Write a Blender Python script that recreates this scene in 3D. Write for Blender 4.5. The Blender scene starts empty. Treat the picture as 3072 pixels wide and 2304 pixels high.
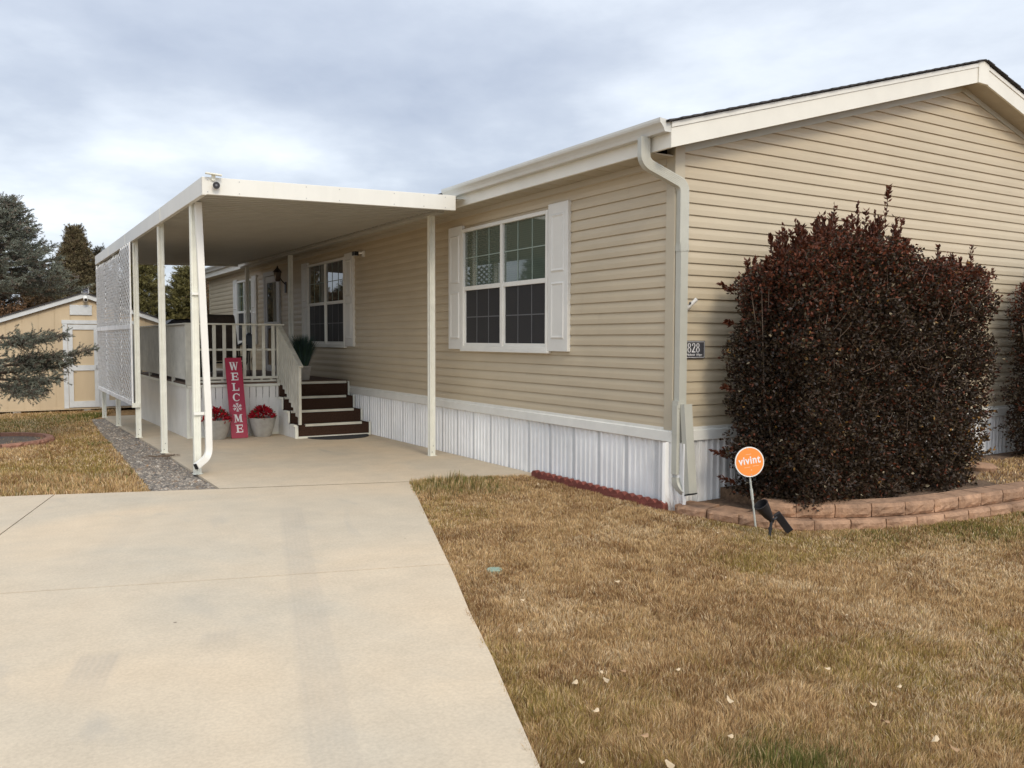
import bpy, math, random
import numpy as np
from mathutils import Vector, Matrix
random.seed(7); rng=np.random.default_rng(11)
C=bpy.context.scene.collection
sc=bpy.context.scene
R=math.radians
# ---------------------------------------------------------------- camera
CAM=np.array([-5.5314,-6.0869,1.6041])
YAW,PIT,ROL=.549464,-.05228,.002946
Fv=np.array([math.sin(YAW)*math.cos(PIT),math.cos(YAW)*math.cos(PIT),math.sin(PIT)])
R0=np.array([math.cos(YAW),-math.sin(YAW),0]); U0=np.cross(R0,Fv)
Rv=math.cos(ROL)*R0+math.sin(ROL)*U0; Uv=-math.sin(ROL)*R0+math.cos(ROL)*U0
cd=bpy.data.cameras.new('camera'); cam=bpy.data.objects.new('camera',cd); C.objects.link(cam)
cd.sensor_width=36; cd.lens=29.737; cd.clip_end=2000; cd.clip_start=.05
cam.matrix_world=Matrix(((Rv[0],Uv[0],-Fv[0],CAM[0]),(Rv[1],Uv[1],-Fv[1],CAM[1]),(Rv[2],Uv[2],-Fv[2],CAM[2]),(0,0,0,1)))
sc.camera=cam
# ---------------------------------------------------------------- world
SUN_EL,SUN_AZ=36,186   # azimuth clockwise from +y
w=bpy.data.worlds.new("World"); sc.world=w; w.use_nodes=True
nt=w.node_tree; N=nt.nodes; L=nt.links; N.clear()
out=N.new('ShaderNodeOutputWorld'); bg=N.new('ShaderNodeBackground'); bg2=N.new('ShaderNodeBackground'); mx=N.new('ShaderNodeMixShader')
sky=N.new('ShaderNodeTexSky'); sky.sky_type='NISHITA'; sky.sun_disc=False
sky.sun_elevation=R(SUN_EL); sky.sun_rotation=R(SUN_AZ)
L.new(sky.outputs[0],bg.inputs[0]); bg.inputs[1].default_value=.12
tc=N.new('ShaderNodeTexCoord'); sep=N.new('ShaderNodeSeparateXYZ'); L.new(tc.outputs['Generated'],sep.inputs[0])
def wm(op,a,b=None):
    n=N.new('ShaderNodeMath'); n.operation=op
    for i,v in enumerate((a,b)):
        if v is None: continue
        if isinstance(v,(int,float)): n.inputs[i].default_value=v
        else: L.new(v,n.inputs[i])
    return n.outputs[0]
zz=wm('ADD',wm('MAXIMUM',sep.outputs[2],0),.16)
cmb=N.new('ShaderNodeCombineXYZ'); L.new(wm('DIVIDE',sep.outputs[0],zz),cmb.inputs[0]); L.new(wm('DIVIDE',sep.outputs[1],zz),cmb.inputs[1])
mp=N.new('ShaderNodeMapping'); L.new(cmb.outputs[0],mp.inputs[0]); mp.inputs['Rotation'].default_value=(0,0,R(25)); mp.inputs['Scale'].default_value=(.8,.75,1); mp.inputs['Location'].default_value=(3.1,1.7,0)
n1=N.new('ShaderNodeTexNoise'); n1.inputs['Scale'].default_value=.75; n1.inputs['Detail'].default_value=7; n1.inputs['Roughness'].default_value=.5; n1.inputs['Distortion'].default_value=.25; L.new(mp.outputs[0],n1.inputs['Vector'])
n2=N.new('ShaderNodeTexNoise'); n2.inputs['Scale'].default_value=2.6; n2.inputs['Detail'].default_value=8; n2.inputs['Roughness'].default_value=.55; L.new(mp.outputs[0],n2.inputs['Vector'])
cf=wm('ADD',wm('MULTIPLY',n1.outputs[0],.70),wm('MULTIPLY',n2.outputs[0],.30))
cr=N.new('ShaderNodeValToRGB'); L.new(cf,cr.inputs[0])
e=cr.color_ramp.elements; e[0].position=.38; e[0].color=(.36,.405,.495,1); e[1].position=.63; e[1].color=(.76,.80,.86,1)
e2=cr.color_ramp.elements.new(.47); e2.color=(.455,.50,.58,1)
e3=cr.color_ramp.elements.new(.55); e3.color=(.60,.645,.71,1)
L.new(cr.outputs[0],bg2.inputs[0])
_sd=(math.sin(R(SUN_AZ))*math.cos(R(SUN_EL)),math.cos(R(SUN_AZ))*math.cos(R(SUN_EL)),math.sin(R(SUN_EL)))
vd=N.new('ShaderNodeVectorMath'); vd.operation='DOT_PRODUCT'; L.new(tc.outputs['Generated'],vd.inputs[0]); vd.inputs[1].default_value=_sd
glow=wm('MULTIPLY',wm('POWER',wm('MAXIMUM',vd.outputs['Value'],0),2.5),1.3)
L.new(wm('ADD',wm('ADD',glow,.90),wm('MULTIPLY',wm('MAXIMUM',sep.outputs[2],0),.45)),bg2.inputs[1])
mx.inputs[0].default_value=.9; L.new(bg.outputs[0],mx.inputs[1]); L.new(bg2.outputs[0],mx.inputs[2]); L.new(mx.outputs[0],out.inputs[0])
sd=bpy.data.lights.new('sun','SUN'); sd.energy=1.15; sd.angle=R(16); sd.color=(1,.88,.70); so=bpy.data.objects.new('sun',sd); C.objects.link(so)
sdir=Vector((math.sin(R(SUN_AZ))*math.cos(R(SUN_EL)),math.cos(R(SUN_AZ))*math.cos(R(SUN_EL)),math.sin(R(SUN_EL))))
so.rotation_euler=(-sdir).to_track_quat('-Z','Y').to_euler(); so.location=(0,-5,12)
sc.view_settings.view_transform='Standard'; sc.view_settings.look='None'; sc.view_settings.exposure=.5; sc.view_settings.gamma=1
# ---------------------------------------------------------------- materials
def mat(name,col,rough=.6,var=.12,scale=6,bump=0,bscale=60,spec=.5,var2=0,scale2=1.2,stretch=None,metal=0,coat=0,attr=None,sheen=None,trans=0):
    m=bpy.data.materials.new(name); m.use_nodes=True; t=m.node_tree; n=t.nodes; l=t.links
    b=n['Principled BSDF']; b.inputs['Roughness'].default_value=rough; b.inputs['Specular IOR Level'].default_value=spec; b.inputs['Metallic'].default_value=metal
    tx=n.new('ShaderNodeTexCoord'); vec=tx.outputs['Object']
    if stretch:
        mm=n.new('ShaderNodeMapping'); mm.inputs['Scale'].default_value=stretch; l.new(vec,mm.inputs[0]); vec=mm.outputs[0]
    if attr:
        a=n.new('ShaderNodeAttribute'); a.attribute_name=attr; base=a.outputs['Color']
    else:
        rgb=n.new('ShaderNodeRGB'); rgb.outputs[0].default_value=(*col,1); base=rgb.outputs[0]
    def mul(base,amt,s,det=5):
        nz=n.new('ShaderNodeTexNoise'); nz.inputs['Scale'].default_value=s; nz.inputs['Detail'].default_value=det; nz.inputs['Roughness'].default_value=.6; l.new(vec,nz.inputs['Vector'])
        mr=n.new('ShaderNodeMapRange'); mr.inputs[1].default_value=.3; mr.inputs[2].default_value=.7; mr.inputs[3].default_value=1-amt; mr.inputs[4].default_value=1+amt; l.new(nz.outputs[0],mr.inputs[0])
        mm=n.new('ShaderNodeMix'); mm.data_type='RGBA'; mm.blend_type='MULTIPLY'; mm.inputs[0].default_value=1; l.new(base,mm.inputs[6]); l.new(mr.outputs[0],mm.inputs[7]); return mm.outputs[2]
    if var: base=mul(base,var,scale)
    if var2: base=mul(base,var2,scale2,3)
    l.new(base,b.inputs['Base Color'])
    if trans:
        b.inputs['Subsurface Weight'].default_value=0
    if bump:
        nz=n.new('ShaderNodeTexNoise'); nz.inputs['Scale'].default_value=bscale; nz.inputs['Detail'].default_value=6; l.new(vec,nz.inputs['Vector'])
        bp=n.new('ShaderNodeBump'); bp.inputs['Strength'].default_value=bump; bp.inputs['Distance'].default_value=.01; l.new(nz.outputs[0],bp.inputs['Height']); l.new(bp.outputs[0],b.inputs['Normal'])
    m['b']=1
    return m
SID=(.50,.415,.285)
M={}
M['siding']=mat('siding_vinyl',SID,.45,.04,2.2,.12,90,var2=.05,scale2=.45,stretch=(1,1,2))
M['trim_tan']=mat('tan_trim',(.47,.41,.30),.45,.04,3)
M['white']=mat('white_paint',(.72,.70,.63),.42,.05,4,var2=.05,scale2=.8)
M['fascia']=mat('fascia_white',(.72,.69,.60),.4,.04,3,var2=.06,scale2=.5)
M['gutter']=mat('gutter_metal',(.60,.59,.54),.35,.05,3)
M['gutter_tan']=mat('downspout_metal',(.46,.45,.38),.38,.06,4)
M['skirt']=mat('skirting_vinyl',(.83,.82,.79),.35,.04,3,var2=.08,scale2=1.3)
M['skirt_deck']=mat('deck_skirting',(.76,.74,.68),.45,.06,3,var2=.08,scale2=1.3)
M['cream']=mat('cream_metal',(.74,.73,.63),.4,.07,9,var2=.06,scale2=.8)
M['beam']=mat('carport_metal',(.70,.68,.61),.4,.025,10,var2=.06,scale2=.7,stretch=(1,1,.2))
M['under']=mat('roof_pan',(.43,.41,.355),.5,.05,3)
M['shutter']=mat('shutter_plastic',(.68,.66,.60),.4,.04,4)
M['soffit']=mat('soffit_vinyl',(.44,.39,.30),.5,.04,3)
M['shingle']=mat('shingle',(.045,.04,.038),.9,.5,25,.6,120)
M['rail']=mat('rail_paint',(.56,.54,.45),.5,.1,6,.15,60,var2=.12,scale2=1.5)
M['railside']=mat('rail_panel',(.52,.50,.43),.55,.12,6,var2=.12,scale2=1.2)
M['lattice']=mat('lattice_paint',(.80,.80,.78),.55,.12,8,.15,60,var2=.08,scale2=2)
M['carpet']=mat('stair_carpet',(.052,.028,.018),.95,.35,90,.5,200,spec=.15)
M['deckfloor']=mat('deck_boards',(.14,.09,.06),.8,.3,20)
M['black']=mat('black_plastic',(.014,.014,.016),.4,.2,8)
M['blackmetal']=mat('black_metal',(.012,.012,.012),.35,.2,8)
M['rubber']=mat('mat_rubber',(.03,.03,.032),.9,.4,60,.6,150)
M['brownfab']=mat('brown_fabric',(.055,.037,.024),.85,.25,14,.3,80)
M['pot']=mat('pot_stone',(.36,.34,.30),.8,.10,12,.35,70,var2=.1,scale2=3)
M['soil']=mat('soil',(.06,.04,.03),1,.4,30,.6,40)
M['red']=mat('poinsettia',(.42,.018,.022),.55,.35,30,attr=None)
M['signred']=mat('sign_red',(.36,.012,.045),.4,.10,5)
M['signtext']=mat('sign_letters',(.78,.76,.74),.5,.03,5)
M['orange']=mat('sign_orange',(.86,.26,.035),.4,.02,5)
M['whiteplas']=mat('white_plastic',(.78,.76,.70),.4,.03,5)
M['stake']=mat('stake_metal',(.50,.52,.47),.4,.1,20)
M['plaque']=mat('plaque_grey',(.06,.058,.062),.5,.15,20)
M['camgrey']=mat('camera_grey',(.42,.42,.42),.4,.1,5)
M['shedwall']=mat('shed_siding',(.56,.44,.285),.7,.07,2,.2,60,var2=.07,scale2=.9,stretch=(1,1,.25))
M['shedtrim']=mat('shed_trim',(.60,.61,.60),.6,.08,6,.2,50)
M['dark']=mat('dark_gap',(.015,.013,.012),.9,0)
M['solar']=mat('solar_cell',(.02,.025,.05),.15,.1,10)
M['edging']=mat('red_concrete',(.20,.055,.038),.85,.25,14,.5,80,var2=.2,scale2=4)
M['block']=mat('tan_concrete',(.33,.195,.115),.92,.25,16,1,38,var2=.25,scale2=3.2)
M['rustblock']=mat('ring_block',(.30,.15,.10),.9,.25,14,.8,50,var2=.15,scale2=3)
M['bark']=mat('bark',(.10,.075,.055),.9,.35,14,.6,30)
M['twig']=mat('twig',(.15,.105,.07),.8,.2,20)
M['bronze']=mat('bronze',(.03,.022,.018),.4,.2,10)
M['greendoor']=mat('door_frame_white',(.50,.50,.49),.45,.06,6)
M['leafcol']=mat('foliage_leaf',(1,1,1),.5,.25,25,attr='Col',spec=.28)
M['needle']=mat('foliage_needle',(1,1,1),.6,.2,6,attr='Col',spec=.3)
M['blade']=mat('grass_blade',(1,1,1),.65,0,attr='Col',spec=.25)
M['glassdark']=None
def leaf_trans(m,amt=.25):
    t=m.node_tree; n=t.nodes; l=t.links; b=n['Principled BSDF']; o=n['Material Output']
    tr=n.new('ShaderNodeBsdfTranslucent'); ms=n.new('ShaderNodeMixShader'); ms.inputs[0].default_value=amt
    src=b.inputs['Base Color'].links[0].from_socket; l.new(src,tr.inputs[0]); l.new(b.outputs[0],ms.inputs[1]); l.new(tr.outputs[0],ms.inputs[2]); l.new(ms.outputs[0],o.inputs[0])
leaf_trans(M['blade'],.3); leaf_trans(M['leafcol'],.2)
def glass(name,col,rough,coat=0,stripe=None,stripecol=None,spec=.5,ior=1.5):
    m=bpy.data.materials.new(name); m.use_nodes=True; t=m.node_tree; n=t.nodes; l=t.links; b=n['Principled BSDF']
    b.inputs['Base Color'].default_value=(*col,1); b.inputs['Roughness'].default_value=rough; b.inputs['IOR'].default_value=ior; b.inputs['Specular IOR Level'].default_value=spec
    b.inputs['Coat Weight'].default_value=coat; b.inputs['Coat Roughness'].default_value=.02
    if stripe:
        tx=n.new('ShaderNodeTexCoord'); s=n.new('ShaderNodeSeparateXYZ'); l.new(tx.outputs['Object'],s.inputs[0])
        wv=n.new('ShaderNodeMath'); wv.operation='MULTIPLY'; wv.inputs[1].default_value=stripe; l.new(s.outputs[2],wv.inputs[0])
        fr=n.new('ShaderNodeMath'); fr.operation='FRACT'; l.new(wv.outputs[0],fr.inputs[0])
        cr=n.new('ShaderNodeValToRGB'); cr.color_ramp.elements[0].color=(*col,1); cr.color_ramp.elements[1].color=(*stripecol,1); cr.color_ramp.elements[0].position=.1; cr.color_ramp.elements[1].position=.45; l.new(fr.outputs[0],cr.inputs[0]); l.new(cr.outputs[0],b.inputs['Base Color'])
    return m
M['glassup']=glass('window_glass_blinds',(.058,.076,.058),.03,1,38,(.075,.098,.073))
M['glass']=glass('window_glass',(.012,.012,.013),.03,1)
M['screen']=mat('insect_screen',(.028,.027,.027),.6,.35,120,spec=.3)
M['muntin']=mat('muntin_white',(.27,.33,.28),.4,.03,5)
M['muntin_dim']=mat('muntin_behind_screen',(.11,.11,.11),.5,.03,5)
# concrete with stains
def concrete():
    m=bpy.data.materials.new('concrete'); m.use_nodes=True; t=m.node_tree; n=t.nodes; l=t.links; b=n['Principled BSDF']; b.inputs['Roughness'].default_value=.85; b.inputs['Specular IOR Level'].default_value=.3
    tx=n.new('ShaderNodeTexCoord').outputs['Object']
    def nz(s,d=6,r=.55,dist=0,st=None,rot=0):
        v=tx
        if st:
            mm=n.new('ShaderNodeMapping'); mm.inputs['Scale'].default_value=st; mm.inputs['Rotation'].default_value=(0,0,rot); l.new(tx,mm.inputs[0]); v=mm.outputs[0]
        q=n.new('ShaderNodeTexNoise'); q.inputs['Scale'].default_value=s; q.inputs['Detail'].default_value=d; q.inputs['Roughness'].default_value=r; q.inputs['Distortion'].default_value=dist; l.new(v,q.inputs['Vector']); return q.outputs[0]
    def ramp(v,p0,c0,p1,c1):
        q=n.new('ShaderNodeValToRGB'); q.color_ramp.elements[0].position=p0; q.color_ramp.elements[0].color=(*c0,1); q.color_ramp.elements[1].position=p1; q.color_ramp.elements[1].color=(*c1,1); l.new(v,q.inputs[0]); return q.outputs[0]
    def mix(a,bb,f,mode='MIX'):
        q=n.new('ShaderNodeMix'); q.data_type='RGBA'; q.blend_type=mode
        if isinstance(f,float): q.inputs[0].default_value=f
        else: l.new(f,q.inputs[0])
        for i,v in ((6,a),(7,bb)):
            if isinstance(v,tuple): q.inputs[i].default_value=(*v,1)
            else: l.new(v,q.inputs[i])
        return q.outputs[2]
    base=ramp(nz(.55,6,.5,.6),.34,(.605,.485,.34),.68,(.51,.44,.335))
    base=mix(base,ramp(nz(3.5,8,.6),.3,(.93,.93,.93),.7,(1.04,1.04,1.04)),1.0,'MULTIPLY')
    base=mix(base,ramp(nz(60,4,.6),.3,(.90,.90,.90),.7,(1.07,1.07,1.07)),1.0,'MULTIPLY')
    # grey smears
    st=ramp(nz(1.1,7,.62,1.2,(1,.45,1),-.3),.60,(0,0,0),.74,(1,1,1))
    base=mix(base,(.36,.33,.28),mix((0,0,0),st,.45))
    # tyre tracks: bands along driveway direction
    sp=n.new('ShaderNodeSeparateXYZ'); mm=n.new('ShaderNodeMapping'); mm.inputs['Rotation'].default_value=(0,0,R(15)); l.new(tx,mm.inputs[0]); l.new(mm.outputs[0],sp.inputs[0])
    def band(c,wd,y0,y1,amt):
        def sm(v,a,bb):
            q=n.new('ShaderNodeMapRange'); q.interpolation_type='SMOOTHSTEP'; q.inputs[1].default_value=a; q.inputs[2].default_value=bb; l.new(v,q.inputs[0]); return q.outputs[0]
        def mt(op,a,bb):
            q=n.new('ShaderNodeMath'); q.operation=op
            for i,v in enumerate((a,bb)):
                if isinstance(v,(int,float)): q.inputs[i].default_value=v
                else: l.new(v,q.inputs[i])
            return q.outputs[0]
        d=mt('ABSOLUTE',mt('SUBTRACT',sp.outputs[0],c),0)
        a=mt('SUBTRACT',1,sm(d,wd*.6,wd)); a=mt('MULTIPLY',a,sm(sp.outputs[1],y0,y0+.5)); a=mt('MULTIPLY',a,mt('SUBTRACT',1,sm(sp.outputs[1],y1-.15,y1)))
        tread=mt('MULTIPLY',mt('SINE',mt('MULTIPLY',sp.outputs[0],190),0),.12); a=mt('MULTIPLY',a,mt('ADD',tread,.75))
        a=mt('MULTIPLY',a,mt('MULTIPLY',nz(1.6,5,.6,0.3),amt*2)); return a
    for bnd in TRK: base=mix(base,(.31,.28,.24),band(*bnd))
    # small dark spots
    vo=n.new('ShaderNodeTexVoronoi'); vo.inputs['Scale'].default_value=2.2; l.new(tx,vo.inputs['Vector']); 
    spot=ramp(vo.outputs[0],.012,(1,1,1),.03,(0,0,0)); base=mix(base,(.12,.09,.07),mix((0,0,0),spot,.8))
    l.new(base,b.inputs['Base Color'])
    bp=n.new('ShaderNodeBump'); bp.inputs['Strength'].default_value=.25; bp.inputs['Distance'].default_value=.004; l.new(nz(120,4),bp.inputs['Height']); l.new(bp.outputs[0],b.inputs['Normal'])
    return m
TRK=[(-3.52,.125,-6.5,1.0,.24),(-4.57,.12,-3.35,-2.6,.36),(-4.0,.12,-2.9,-2.4,.36),(-4.9,.12,-1.5,1.2,.10),(-3.36,.16,.2,.75,.3)]
M['concrete']=concrete()
def skirt_perf():
    m=mat('skirt_perforated',(.76,.76,.74),.4,.04,3); t=m.node_tree; n=t.nodes; l=t.links; b=n['Principled BSDF']
    src=b.inputs['Base Color'].links[0].from_socket
    tx=n.new('ShaderNodeTexCoord'); s=n.new('ShaderNodeSeparateXYZ'); l.new(tx.outputs['Object'],s.inputs[0])
    def mt(op,a,bb=None):
        q=n.new('ShaderNodeMath'); q.operation=op
        for i,v in enumerate((a,bb)):
            if v is None: continue
            if isinstance(v,(int,float)): q.inputs[i].default_value=v
            else: l.new(v,q.inputs[i])
        return q.outputs[0]
    h=mt('ADD',s.outputs[0],s.outputs[1])
    a=mt('MULTIPLY',mt('SINE',mt('MULTIPLY',mt('ADD',h,s.outputs[2]),2*math.pi/.022)),mt('SINE',mt('MULTIPLY',mt('SUBTRACT',h,s.outputs[2]),2*math.pi/.022)))
    g=mt('GREATER_THAN',a,.05)
    q=n.new('ShaderNodeMix'); q.data_type='RGBA'; l.new(g,q.inputs[0]); l.new(src,q.inputs[6]); q.inputs[7].default_value=(.40,.40,.39,1); l.new(q.outputs[2],b.inputs['Base Color'])
    return m
M['perf']=skirt_perf()
# ---------------------------------------------------------------- helpers
def G(y):
    if y<1: return .005
    if y<7.6: return .005-.0053*(y-1)
    return -.03-.0158*(min(y,16)-7.6)
def wloc(o):
    p=Vector((0,0,0))
    while o is not None: p+=o.location; o=o.parent
    return p
def tag(o,label,cat,group=None,kind=None):
    if label: o['label']=label
    if cat: o['category']=cat
    if group: o['group']=group
    if kind: o['kind']=kind
    return o
def thing(name,label,cat,loc,group=None):
    o=bpy.data.objects.new(name,None); C.objects.link(o); o.location=loc; o.empty_display_size=.1
    return tag(o,label,cat,group)
def mlist(m): return [M[x] if isinstance(x,str) else x for x in (m if isinstance(m,(list,tuple)) else [m])]
class MB:
    def __init__(s): s.v=[];s.f=[];s.m=[];s.sm=[]
    def add(s,vs,fs,mi=0,smooth=False):
        o=len(s.v); s.v+= [tuple(float(c) for c in p) for p in vs]; s.f+=[tuple(i+o for i in f) for f in fs]; s.m+=[mi]*len(fs); s.sm+=[smooth]*len(fs); return s
    def box(s,x0,x1,y0,y1,z0,z1,mi=0):
        vs=[(x,y,z) for x in (x0,x1) for y in (y0,y1) for z in (z0,z1)]
        return s.add(vs,[(0,1,3,2),(4,6,7,5),(0,4,5,1),(2,3,7,6),(0,2,6,4),(1,5,7,3)],mi)
    def bar(s,a,b,wd,th,up=(0,0,1),mi=0):
        a=Vector(a);b=Vector(b);d=(b-a).normalized();u=Vector(up); sd=d.cross(u)
        if sd.length<1e-4: sd=d.cross(Vector((1,0,0)))
        sd.normalize(); u=sd.cross(d).normalized()
        vs=[]
        for p in (a,b):
            for i,j in ((-1,-1),(1,-1),(1,1),(-1,1)): vs.append(p+sd*(i*wd/2)+u*(j*th/2))
        return s.add(vs,[(3,2,1,0),(4,5,6,7),(0,1,5,4),(1,2,6,5),(2,3,7,6),(3,0,4,7)],mi)
    def sweep(s,path,prof,up=(0,0,1),mi=0,cap=True,smooth=False,scales=None):
        # prof: list of (a,b) in side/up frame
        P=[Vector(p) for p in path]; n=len(prof); vs=[]
        for i,p in enumerate(P):
            if i==0:d=P[1]-p
            elif i==len(P)-1:d=p-P[i-1]
            else:d=(P[i+1]-p).normalized()+(p-P[i-1]).normalized()
            d.normalize(); u=Vector(up); sd=d.cross(u)
            if sd.length<1e-3: sd=d.cross(Vector((1,.01,0)))
            sd.normalize(); uu=sd.cross(d).normalized(); k=1 if scales is None else scales[i]
            vs+=[p+sd*(a*k)+uu*(b*k) for a,b in prof]
        fs=[(i*n+j,i*n+(j+1)%n,(i+1)*n+(j+1)%n,(i+1)*n+j) for i in range(len(P)-1) for j in range(n)]
        if cap: fs+=[tuple(range(n-1,-1,-1)),tuple((len(P)-1)*n+j for j in range(n))]
        return s.add(vs,fs,mi,smooth)
    def tube(s,path,r,n=8,mi=0,scales=None,up=(0,0,1)):
        return s.sweep(path,[(r*math.cos(2*math.pi*i/n),r*math.sin(2*math.pi*i/n)) for i in range(n)],up,mi,True,True,scales)
    def lathe(s,c,prof,n=28,mi=0,axis=None,caps=True):
        c=Vector(c); vs=[]
        for r,z in prof:
            for i in range(n):
                a=2*math.pi*i/n; vs.append(c+Vector((r*math.cos(a),r*math.sin(a),z)))
        fs=[(i*n+j,i*n+(j+1)%n,(i+1)*n+(j+1)%n,(i+1)*n+j) for i in range(len(prof)-1) for j in range(n)]
        if caps: fs+=[tuple(range(n-1,-1,-1)),tuple((len(prof)-1)*n+j for j in range(n))]
        return s.add(vs,fs,mi,True)
    def prism(s,poly,axis,a,b,mi=0):
        # poly 2D in remaining axes order, extruded along axis from a to b
        def P(u,v,w): 
            q=[u,v]; q.insert(axis,w); return tuple(q)
        n=len(poly); vs=[P(u,v,a) for u,v in poly]+[P(u,v,b) for u,v in poly]
        fs=[tuple(range(n-1,-1,-1)),tuple(range(n,2*n))]+[(i,(i+1)%n,n+(i+1)%n,n+i) for i in range(n)]
        return s.add(vs,fs,mi)
    def build(s,name,m,parent=None,label=None,bevel=0,shade=None):
        me=bpy.data.meshes.new(name); off=wloc(parent) if parent else Vector((0,0,0))
        me.from_pydata([(x-off.x,y-off.y,z-off.z) for x,y,z in s.v],[],s.f)
        for k in mlist(m): me.materials.append(k)
        me.polygons.foreach_set('material_index',s.m); me.polygons.foreach_set('use_smooth',s.sm); me.update()
        import bmesh
        bm=bmesh.new(); bm.from_mesh(me); bmesh.ops.recalc_face_normals(bm,faces=bm.faces[:])
        if bevel: bmesh.ops.bevel(bm,geom=[e for e in bm.edges if len(e.link_faces)==2 and e.calc_face_angle(0)>.6],offset=bevel,segments=1,affect='EDGES',clamp_overlap=True)
        bm.to_mesh(me); bm.free()
        if any(s.sm):
            try: me.set_sharp_from_angle(angle=R(40))
            except Exception: pass
        o=bpy.data.objects.new(name,me); C.objects.link(o)
        if parent: o.parent=parent
        if label: o['label']=label
        return o
def struct(o): o['kind']='structure'; return o
def npmesh(name,V,F,m,parent=None,col=None,smooth=False):
    """V (n,3); F (k,3) or (k,4)"""
    me=bpy.data.meshes.new(name)
    if parent: V=V-np.array(wloc(parent))
    k=F.shape[1]
    me.vertices.add(len(V)); me.vertices.foreach_set('co',V.astype(np.float32).ravel())
    me.loops.add(F.size); me.loops.foreach_set('vertex_index',F.astype(np.int32).ravel())
    me.polygons.add(len(F)); me.polygons.foreach_set('loop_start',np.arange(0,F.size,k,dtype=np.int32))
    me.polygons.foreach_set('use_smooth',np.full(len(F),smooth))
    me.update(calc_edges=True)
    if col is not None:
        a=me.color_attributes.new('Col','FLOAT_COLOR','POINT'); c=np.ones((len(V),4),np.float32); c[:,:3]=col; a.data.foreach_set('color',c.ravel())
    for q in mlist(m): me.materials.append(q)
    o=bpy.data.objects.new(name,me); C.objects.link(o)
    if parent: o.parent=parent
    return o
def vnoise(x,y,s,seed=0):
    g=np.random.default_rng(seed).random((64,64)); x=x/s+100; y=y/s+100
    xi=np.floor(x).astype(int); yi=np.floor(y).astype(int); fx=x-xi; fy=y-yi; fx=fx*fx*(3-2*fx); fy=fy*fy*(3-2*fy)
    a=g[xi%64,yi%64];b=g[(xi+1)%64,yi%64];c=g[xi%64,(yi+1)%64];d=g[(xi+1)%64,(yi+1)%64]
    return (a*(1-fx)+b*fx)*(1-fy)+(c*(1-fx)+d*fx)*fy
def norm(v): return v/np.maximum(1e-9,np.linalg.norm(v,axis=-1,keepdims=True))
def rand_unit(n,r=rng): return norm(r.normal(size=(n,3)))
def inpoly(x,y,poly):
    ins=np.zeros(len(x),bool); n=len(poly); j=n-1
    for i in range(n):
        xi,yi=poly[i];xj,yj=poly[j]
        c=((yi>y)!=(yj>y))&(x<(xj-xi)*(y-yi)/(yj-yi+1e-12)+xi); ins^=c; j=i
    return ins
Gv=np.vectorize(G)
def leaves(P,D,Ls,Ws,col,fold=.25,r=rng):
    """folded diamond leaves: P base, D direction"""
    n=len(P); D=norm(D); S=norm(np.cross(D,rand_unit(n,r))); U=np.cross(S,D)
    Ls=np.asarray(Ls)[:,None]; Ws=np.asarray(Ws)[:,None]
    V=np.stack([P,P+D*Ls*.45+S*Ws*.5+U*Ws*fold,P+D*Ls,P+D*Ls*.45-S*Ws*.5+U*Ws*fold],1).reshape(-1,3)
    b=np.arange(n)[:,None]*4; F=np.concatenate([b+[0,1,2],b+[0,2,3]],0)
    return V,F,np.repeat(col,4,0)
def join(parts):
    V=[];F=[];Cc=[];o=0
    for v,f,c in parts: V.append(v);F.append(f+o);Cc.append(c);o+=len(v)
    return np.concatenate(V),np.concatenate(F),np.concatenate(Cc)
# ---------------------------------------------------------------- ground
def ground():
    ys=[-60,-20,-8,0,1,2,3,4,5,6,7,7.6,8.5,9.5,11,13,15,16,20,40,120,600]; xs=[-400,-100,-40,-15,0,15,40,100,400]
    V=[(x,y,G(y)-.035) for y in ys for x in xs]; n=len(xs)
    F=[(j*n+i,j*n+i+1,(j+1)*n+i+1,(j+1)*n+i) for j in range(len(ys)-1) for i in range(n-1)]
    me=MB().add(V,F)
    return struct(me.build('ground',mat('ground_thatch',(.27,.165,.075),1,.45,18,.8,60,var2=.2,scale2=1.5,spec=.1)))
ground()
def slab(name,poly,th=.12,dz=0):
    b=MB()
    P=[(x,y,G(y)+dz) for x,y in poly]; n=len(P)
    # subdivide along y through grid: simple fan ok because small slopes handled by splitting
    b.add(P+[(x,y,z-th) for x,y,z in P],[tuple(range(n))]+[(i,i+n,(i+1)%n+n,(i+1)%n) for i in range(n)])
    return b.build(name,'concrete')
gap=.006
# carport slab split into pieces following the fall of the ground
def jy(x): return .044-.311*(x+5.536)
def ty(x): return 3.25-.3287*(x+3.472)
cs=MB()
ysl=[3.26,5.0,7.0,7.6,10,12.5,14.9]
pts=[[(-3.49,3.268),(-1.56,2.634),(-.6,2.55),(-.012,2.44),(-.012,5.0),(-3.49,5.0)]]
for a,b2 in zip(ysl[1:-1],ysl[2:]): pts.append([(-3.49,a),(-.012,a),(-.012,b2),(-3.49,b2)])
for poly in pts:
    P=[(x,y,G(y)) for x,y in poly]; n=len(P)
    cs.add(P,[tuple(range(n))]); 
    cs.add([(poly[0][0],poly[0][1],G(poly[0][1])),(poly[-1][0],poly[-1][1],G(poly[-1][1])),(poly[-1][0],poly[-1][1],-.4),(poly[0][0],poly[0][1],-.4)],[(0,1,2,3)])
cs.add([(-1.56,2.634,0),(-.6,2.55,0),(-.6,2.55,-.1),(-1.56,2.634,-.1)],[(0,1,2,3)]).add([(-.6,2.55,0),(-.012,2.44,0),(-.012,2.44,-.1),(-.6,2.55,-.1)],[(0,1,2,3)])
struct(cs.build('carport_slab','concrete'))
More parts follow.
